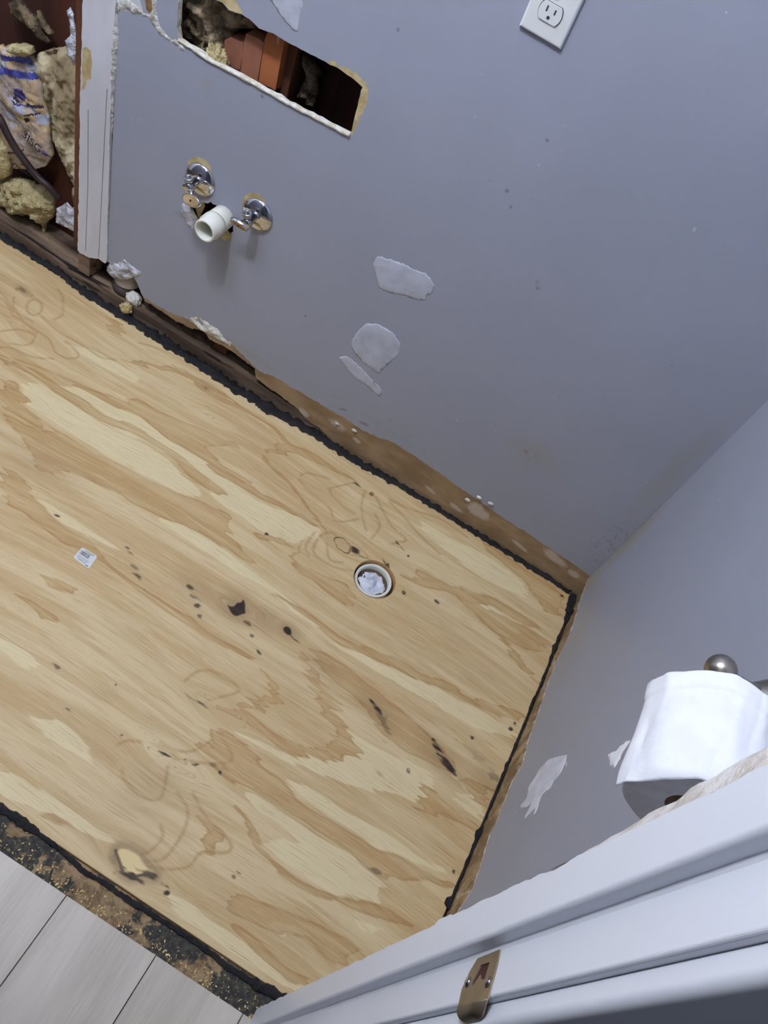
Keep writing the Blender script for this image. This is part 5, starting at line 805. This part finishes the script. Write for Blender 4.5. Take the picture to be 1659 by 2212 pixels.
o=pillow('torn_paper_flap',[(-1.03,.360),(-1.012,.372),(-1.003,.365),(-.998,.352),(-1.008,.352),(-1.010,.340),(-1.022,.345)],WA(.0),.005,.004,.004,80,.003,M['tan'],seed=99,ridge=.004,jag=.001); tag(o,'tan paper crumbs under the waste pipe','paper')
# ------------------------------------------------ shut-off valves
def valve(x,z,label,hx,hz,hdir,rot):
    t=empty('shutoff_valve',(x,0,z),label,'valve','chrome shut-off valves on the grey wall')
    prof=[(.0,.0325),(.0012,.0322),(.005,.030),(.009,.024),(.0115,.015),(.012,.0105),(.0125,.009)]
    # shallow domed escutcheon
    from_bm('escutcheon',lathe(bmesh.new(),[(-.0,.0335),(.0015,.0335),(.0045,.0315),(.0085,.0245),(.011,.0165),(.0118,.0105),(.0118,0)],(x,0,z),(0,-1,0),48),M['chrome'],t,True)
    o=from_bm('scale_deposit',lathe(bmesh.new(),[(0,0),(.0012,.006),(.0006,.0125),(0,.014)],(x+.006,-.0066,z-.0215),(0.05,-.88,-.42),28),M['tan'],t,True)
    for v in o.data.vertices: pass
    bx=x-.002
    from_bm('valve_body',lathe(bmesh.new(),[(.0,.0085),(.020,.0085),(.020,.0105),(.034,.0105),(.036,.0085),(.036,0)],(bx,-.008,z),(0,-1,0),32),M['chrome'],t,True)
    from_bm('outlet_nut',lathe(bmesh.new(),[(0,.0065),(.010,.0065),(.010,.0088),(.020,.0088),(.021,.0072),(.021,.0045),(.012,.0045),(.012,0)],(bx,-.032,z),(-.15,-.25,1),30),M['chromew'],t,True)
    # stem and oval handle below
    hd=Vector(hdir).normalized()
    st0=Vector((bx,-.033,z)); hc=Vector((hx,hz[0],hz[1]))
    bm=bmesh.new(); tube(bm,[st0,st0.lerp(hc,.5),hc],[.0048,.0042,.005],16); from_bm('stem',bm,M['chromew'],t,True)
    d,u,v=frame(hd); bm=bmesh.new(); ring=[]
    seg=40
    def oval(a,off,sc): 
        ca,sa=math.cos(rot),math.sin(rot); p=Vector((math.cos(a)*.0200*sc,math.sin(a)*.0112*sc)); return hc+d*off+u*(p.x*ca-p.y*sa)+v*(p.x*sa+p.y*ca)
    rings=[[bm.verts.new(oval(2*PI*i/seg,o_,s_)) for i in range(seg)] for o_,s_ in ((0,.7),(0,.92),(.002,1),(.007,1),(.0088,.94),(.0082,.90))]
    for A,B in zip(rings,rings[1:]):
        for i in range(seg): bm.faces.new((A[i],A[(i+1)%seg],B[(i+1)%seg],B[i]))
    bm.faces.new(rings[0]);bm.faces.new(rings[-1]); h=from_bm('handle',bm,M['chrome'],t,True)
    bm=bmesh.new(); bm.faces.new([bm.verts.new(oval(2*PI*i/seg,.0088,.86)) for i in range(seg)]); r0=bmesh.ops.extrude_face_region(bm,geom=bm.faces[:])
    for vv in r0['geom']:
        if isinstance(vv,bmesh.types.BMVert): vv.co-=d*.0012
    tag(from_bm('handle_face',bm,M['handle'],h),'tan worn handle face')
    bm=bmesh.new(); lathe(bm,[(0,.0022),(.0006,.0020),(.0006,0)],hc+d*.0088,d,16); from_bm('handle_screw',bm,M['dark'],h)
    return t
V1=D_V1=None
valve(VA[0],VA[1],'chrome shut-off valve with tan oval handle, upper left of the waste pipe',*VAH)
valve(VB[0],VB[1],'chrome shut-off valve right of the waste pipe, handle turned left',*VBH)
# ------------------------------------------------ wall outlet
a,b=[Vector(p) for p in D['outlet']]; zb=(a.z+b.z)/2; xa,xb=a.x,b.x; cxo=(xa+xb)/2; Hh=.108
ot=empty('wall_outlet',(cxo,0,zb+Hh/2),'white duplex electrical outlet with cover plate high on the grey back wall','outlet')
bm=box_bm((xa,-.0065,zb),(xb,0,zb+Hh),0); 
es=[e for e in bm.edges if abs(e.verts[0].co.y+.0065)<1e-5 and abs(e.verts[1].co.y+.0065)<1e-5]; bmesh.ops.bevel(bm,geom=es,offset=.0045,segments=5,affect='EDGES',profile=.55)
from_bm('cover_plate',bm,M['plastic'],ot,False)
for s_ in (-1,1):
    rc=Vector((cxo,-.0066,zb+Hh/2+s_*.0195))
    P=[]; RR_=.0172
    for i in range(48):
        aa=2*PI*i/48; x_=RR_*math.cos(aa); z_=RR_*math.sin(aa); z_=max(-.0118,min(.0118,z_)); P.append((rc.x+x_,rc.z+z_))
    r_=sheet('receptacle',P,[],[],lambda u,v,d:(u,-.0085+d,v),.003,[M['plastic']],ot)
    inn=[(rc.x+(p[0]-rc.x)*1.06,rc.z+(p[1]-rc.z)*1.06) for p in P]; sheet('gap_ring',inn,[],[],lambda u,v,d:(u,-.00668+d,v),.0004,[M['slot']],r_)
    for dx_,h_ in ((-.0062,.0038),(.0062,.0032)):
        box('slot',(rc.x+dx_-.0011,-.00872,rc.z+.0035-h_),(rc.x+dx_+.0011,-.0084,rc.z+.0035+h_),M['slot'],r_)
    from_bm('ground_hole',lathe(bmesh.new(),[(0,0),(0,.0024),(.0003,.0024),(.0003,0)],(rc.x,-.00845,rc.z-.0062),(0,-1,0),20),M['slot'],r_)
from_bm('screw',lathe(bmesh.new(),[(0,0),(0,.003),(.0008,.0026),(.001,0)],(cxo,-.0065,zb+Hh/2),(0,-1,0),20),M['plastic'],ot,True)
# ------------------------------------------------ toilet paper and holder
hl=empty('paper_holder',(-.0,-.715,.82),'brushed nickel toilet paper holder with a round finial on the side wall','toilet paper holder')
ball=Vector(BALL)
bm=bmesh.new(); mt=Vector((0,-.708,.812)); P=smoothline([mt+Vector((-.004,0,0)),mt+Vector((-.022,-.004,.006)),mt+Vector((-.042,-.012,.018)),ball+Vector((.012,.004,-.006)),ball],8)
tube(bm,P,[.0155-.0095*min(1,(i/len(P))*1.15) + (.006*max(0,1-i/8)) for i in range(len(P))],24); from_bm('arm',bm,M['nickel'],hl,True)
from_bm('wall_mount',lathe(bmesh.new(),[(0,.027),(.004,.027),(.008,.024),(.014,.018),(.018,.015),(.018,0)],mt+Vector((0,0,0)),(-1,0,0),40),M['nickel'],hl,True)
bm=bmesh.new(); bmesh.ops.create_uvsphere(bm,u_segments=40,v_segments=24,radius=.0150)
for v in bm.verts: v.co+=ball
from_bm('finial',bm,M['nickel'],hl,True)
from_bm('collar',lathe(bmesh.new(),[(.010,.009),(.016,.0105),(.019,.0105),(.020,.0075),(.024,.0075)],ball,(0,-1,0),32),M['dark'],hl,True)
from_bm('rod',lathe(bmesh.new(),[(.016,.0068),(.135,.0068),(.138,.005),(.138,0)],ball,(0,-1,0),28),M['nickel'],hl,True)
rc=Vector(RC); RR_=RRAD; L_=.102
tp=empty('toilet_paper_roll',(rc.x,rc.y,rc.z),'white toilet paper roll with loose end hanging on the nickel holder','toilet paper')
def nzp(p,k=1): return noise.fractal(Vector((p.x*26,p.y*9,p.z*26)),.7,2,4)*.0016*k
bm=bmesh.new(); seg=96; ys=[0,.002]+[.006+i*.006 for i in range(15)]+[L_-.002,L_]; rings=[]
for y_ in ys:
    rad=RR_-(.0025 if y_ in (0,L_) else (.0006 if y_ in (.002,L_-.002) else 0)); ring=[]
    for i in range(seg):
        a=2*PI*i/seg; p=Vector((rc.x+math.cos(a)*rad,rc.y+L_/2-y_,rc.z+math.sin(a)*rad)); p+=Vector((math.cos(a),0,math.sin(a)))*nzp(p); ring.append(bm.verts.new(p))
    rings.append(ring)
for A,B in zip(rings,rings[1:]):
    for i in range(seg): bm.faces.new((A[i],A[(i+1)%seg],B[(i+1)%seg],B[i]))
for ring,yy in ((rings[0],rc.y+L_/2),(rings[-1],rc.y-L_/2)):
    inn=[bm.verts.new((rc.x+math.cos(2*PI*i/seg)*.0205,yy,rc.z+math.sin(2*PI*i/seg)*.0205)) for i in range(seg)]
    for i in range(seg): f=bm.faces.new((ring[i],ring[(i+1)%seg],inn[(i+1)%seg],inn[i])); f.material_index=1
from_bm('roll',bm,[M['tp'],M['tpend']],tp,True)
from_bm('cardboard_core',lathe(bmesh.new(),[(-L_/2+.001,.0205),(L_/2-.001,.0205),(L_/2-.001,.0192),(-L_/2+.001,.0192),(-L_/2+.001,.0205)],rc,(0,-1,0),40),M['card'],tp,True)
# loose outer sheet: wraps the top, flattens on the room side and overhangs the near end
def sheet_surf(name,fn,nu,nv,mat,parent,th=.0007):
    bm=bmesh.new(); G=[[bm.verts.new(fn(i/(nu-1),j/(nv-1))) for j in range(nv)] for i in range(nu)]
    for i in range(nu-1):
        for j in range(nv-1): bm.faces.new((G[i][j],G[i+1][j],G[i+1][j+1],G[i][j+1]))
    o=from_bm(name,bm,mat,parent,True); m_=o.modifiers.new('thickness','SOLIDIFY'); m_.thickness=th; m_.offset=0; return o
def loose(s,t):
    # s: round the roll from wall side (20 deg) over the top to the room side (192 deg); t along the axis, far to near
    a=math.radians(18+SH_A*s); r=RR_+.0018+.001*s
    y=rc.y+L_/2-.004-.003*math.sin(s*9)-(L_-.004+SH_L*(.55+.45*s))*t
    over=max(0,min(1,(rc.y-L_/2-y)/.012))
    r-=SH_F*over*over*math.exp(-((s-.60)/.24)**2); r+=SH_O*max(0,t-.5)*max(0,s-.75)**2*16
    p=Vector((rc.x+math.cos(a)*r,y,rc.z+math.sin(a)*r)); e_=Vector((math.cos(a),0,math.sin(a)))
    return p+e_*(nzp(p,1)+.0014*abs(noise.noise(Vector((p.x*50,p.y*16,p.z*50))))*2+.0006*math.sin(s*40+t*3)+(.0012 if t<.16 else 0))
sheet_surf('loose_sheet',loose,90,60,M['tp'],tp)
TP_=[(-.8208,.8025),(-.8199,.7853),(-.8197,.7745),(-.8129,.7549),(-.8209,.7617),(-.833,.7715),(-.8443,.7896),(-.8392,.7958),(-.8318,.7984)]
tag(pillow('torn_tail',TP_+[(-.826,.812)],lambda u,v,o:(-.112+(.80-v)*.12-o,u,v),.0012,.004,.0012,110,.002,M['tp'],tp,seed=77,jag=.0008),'small torn paper tail sticking out to the left')
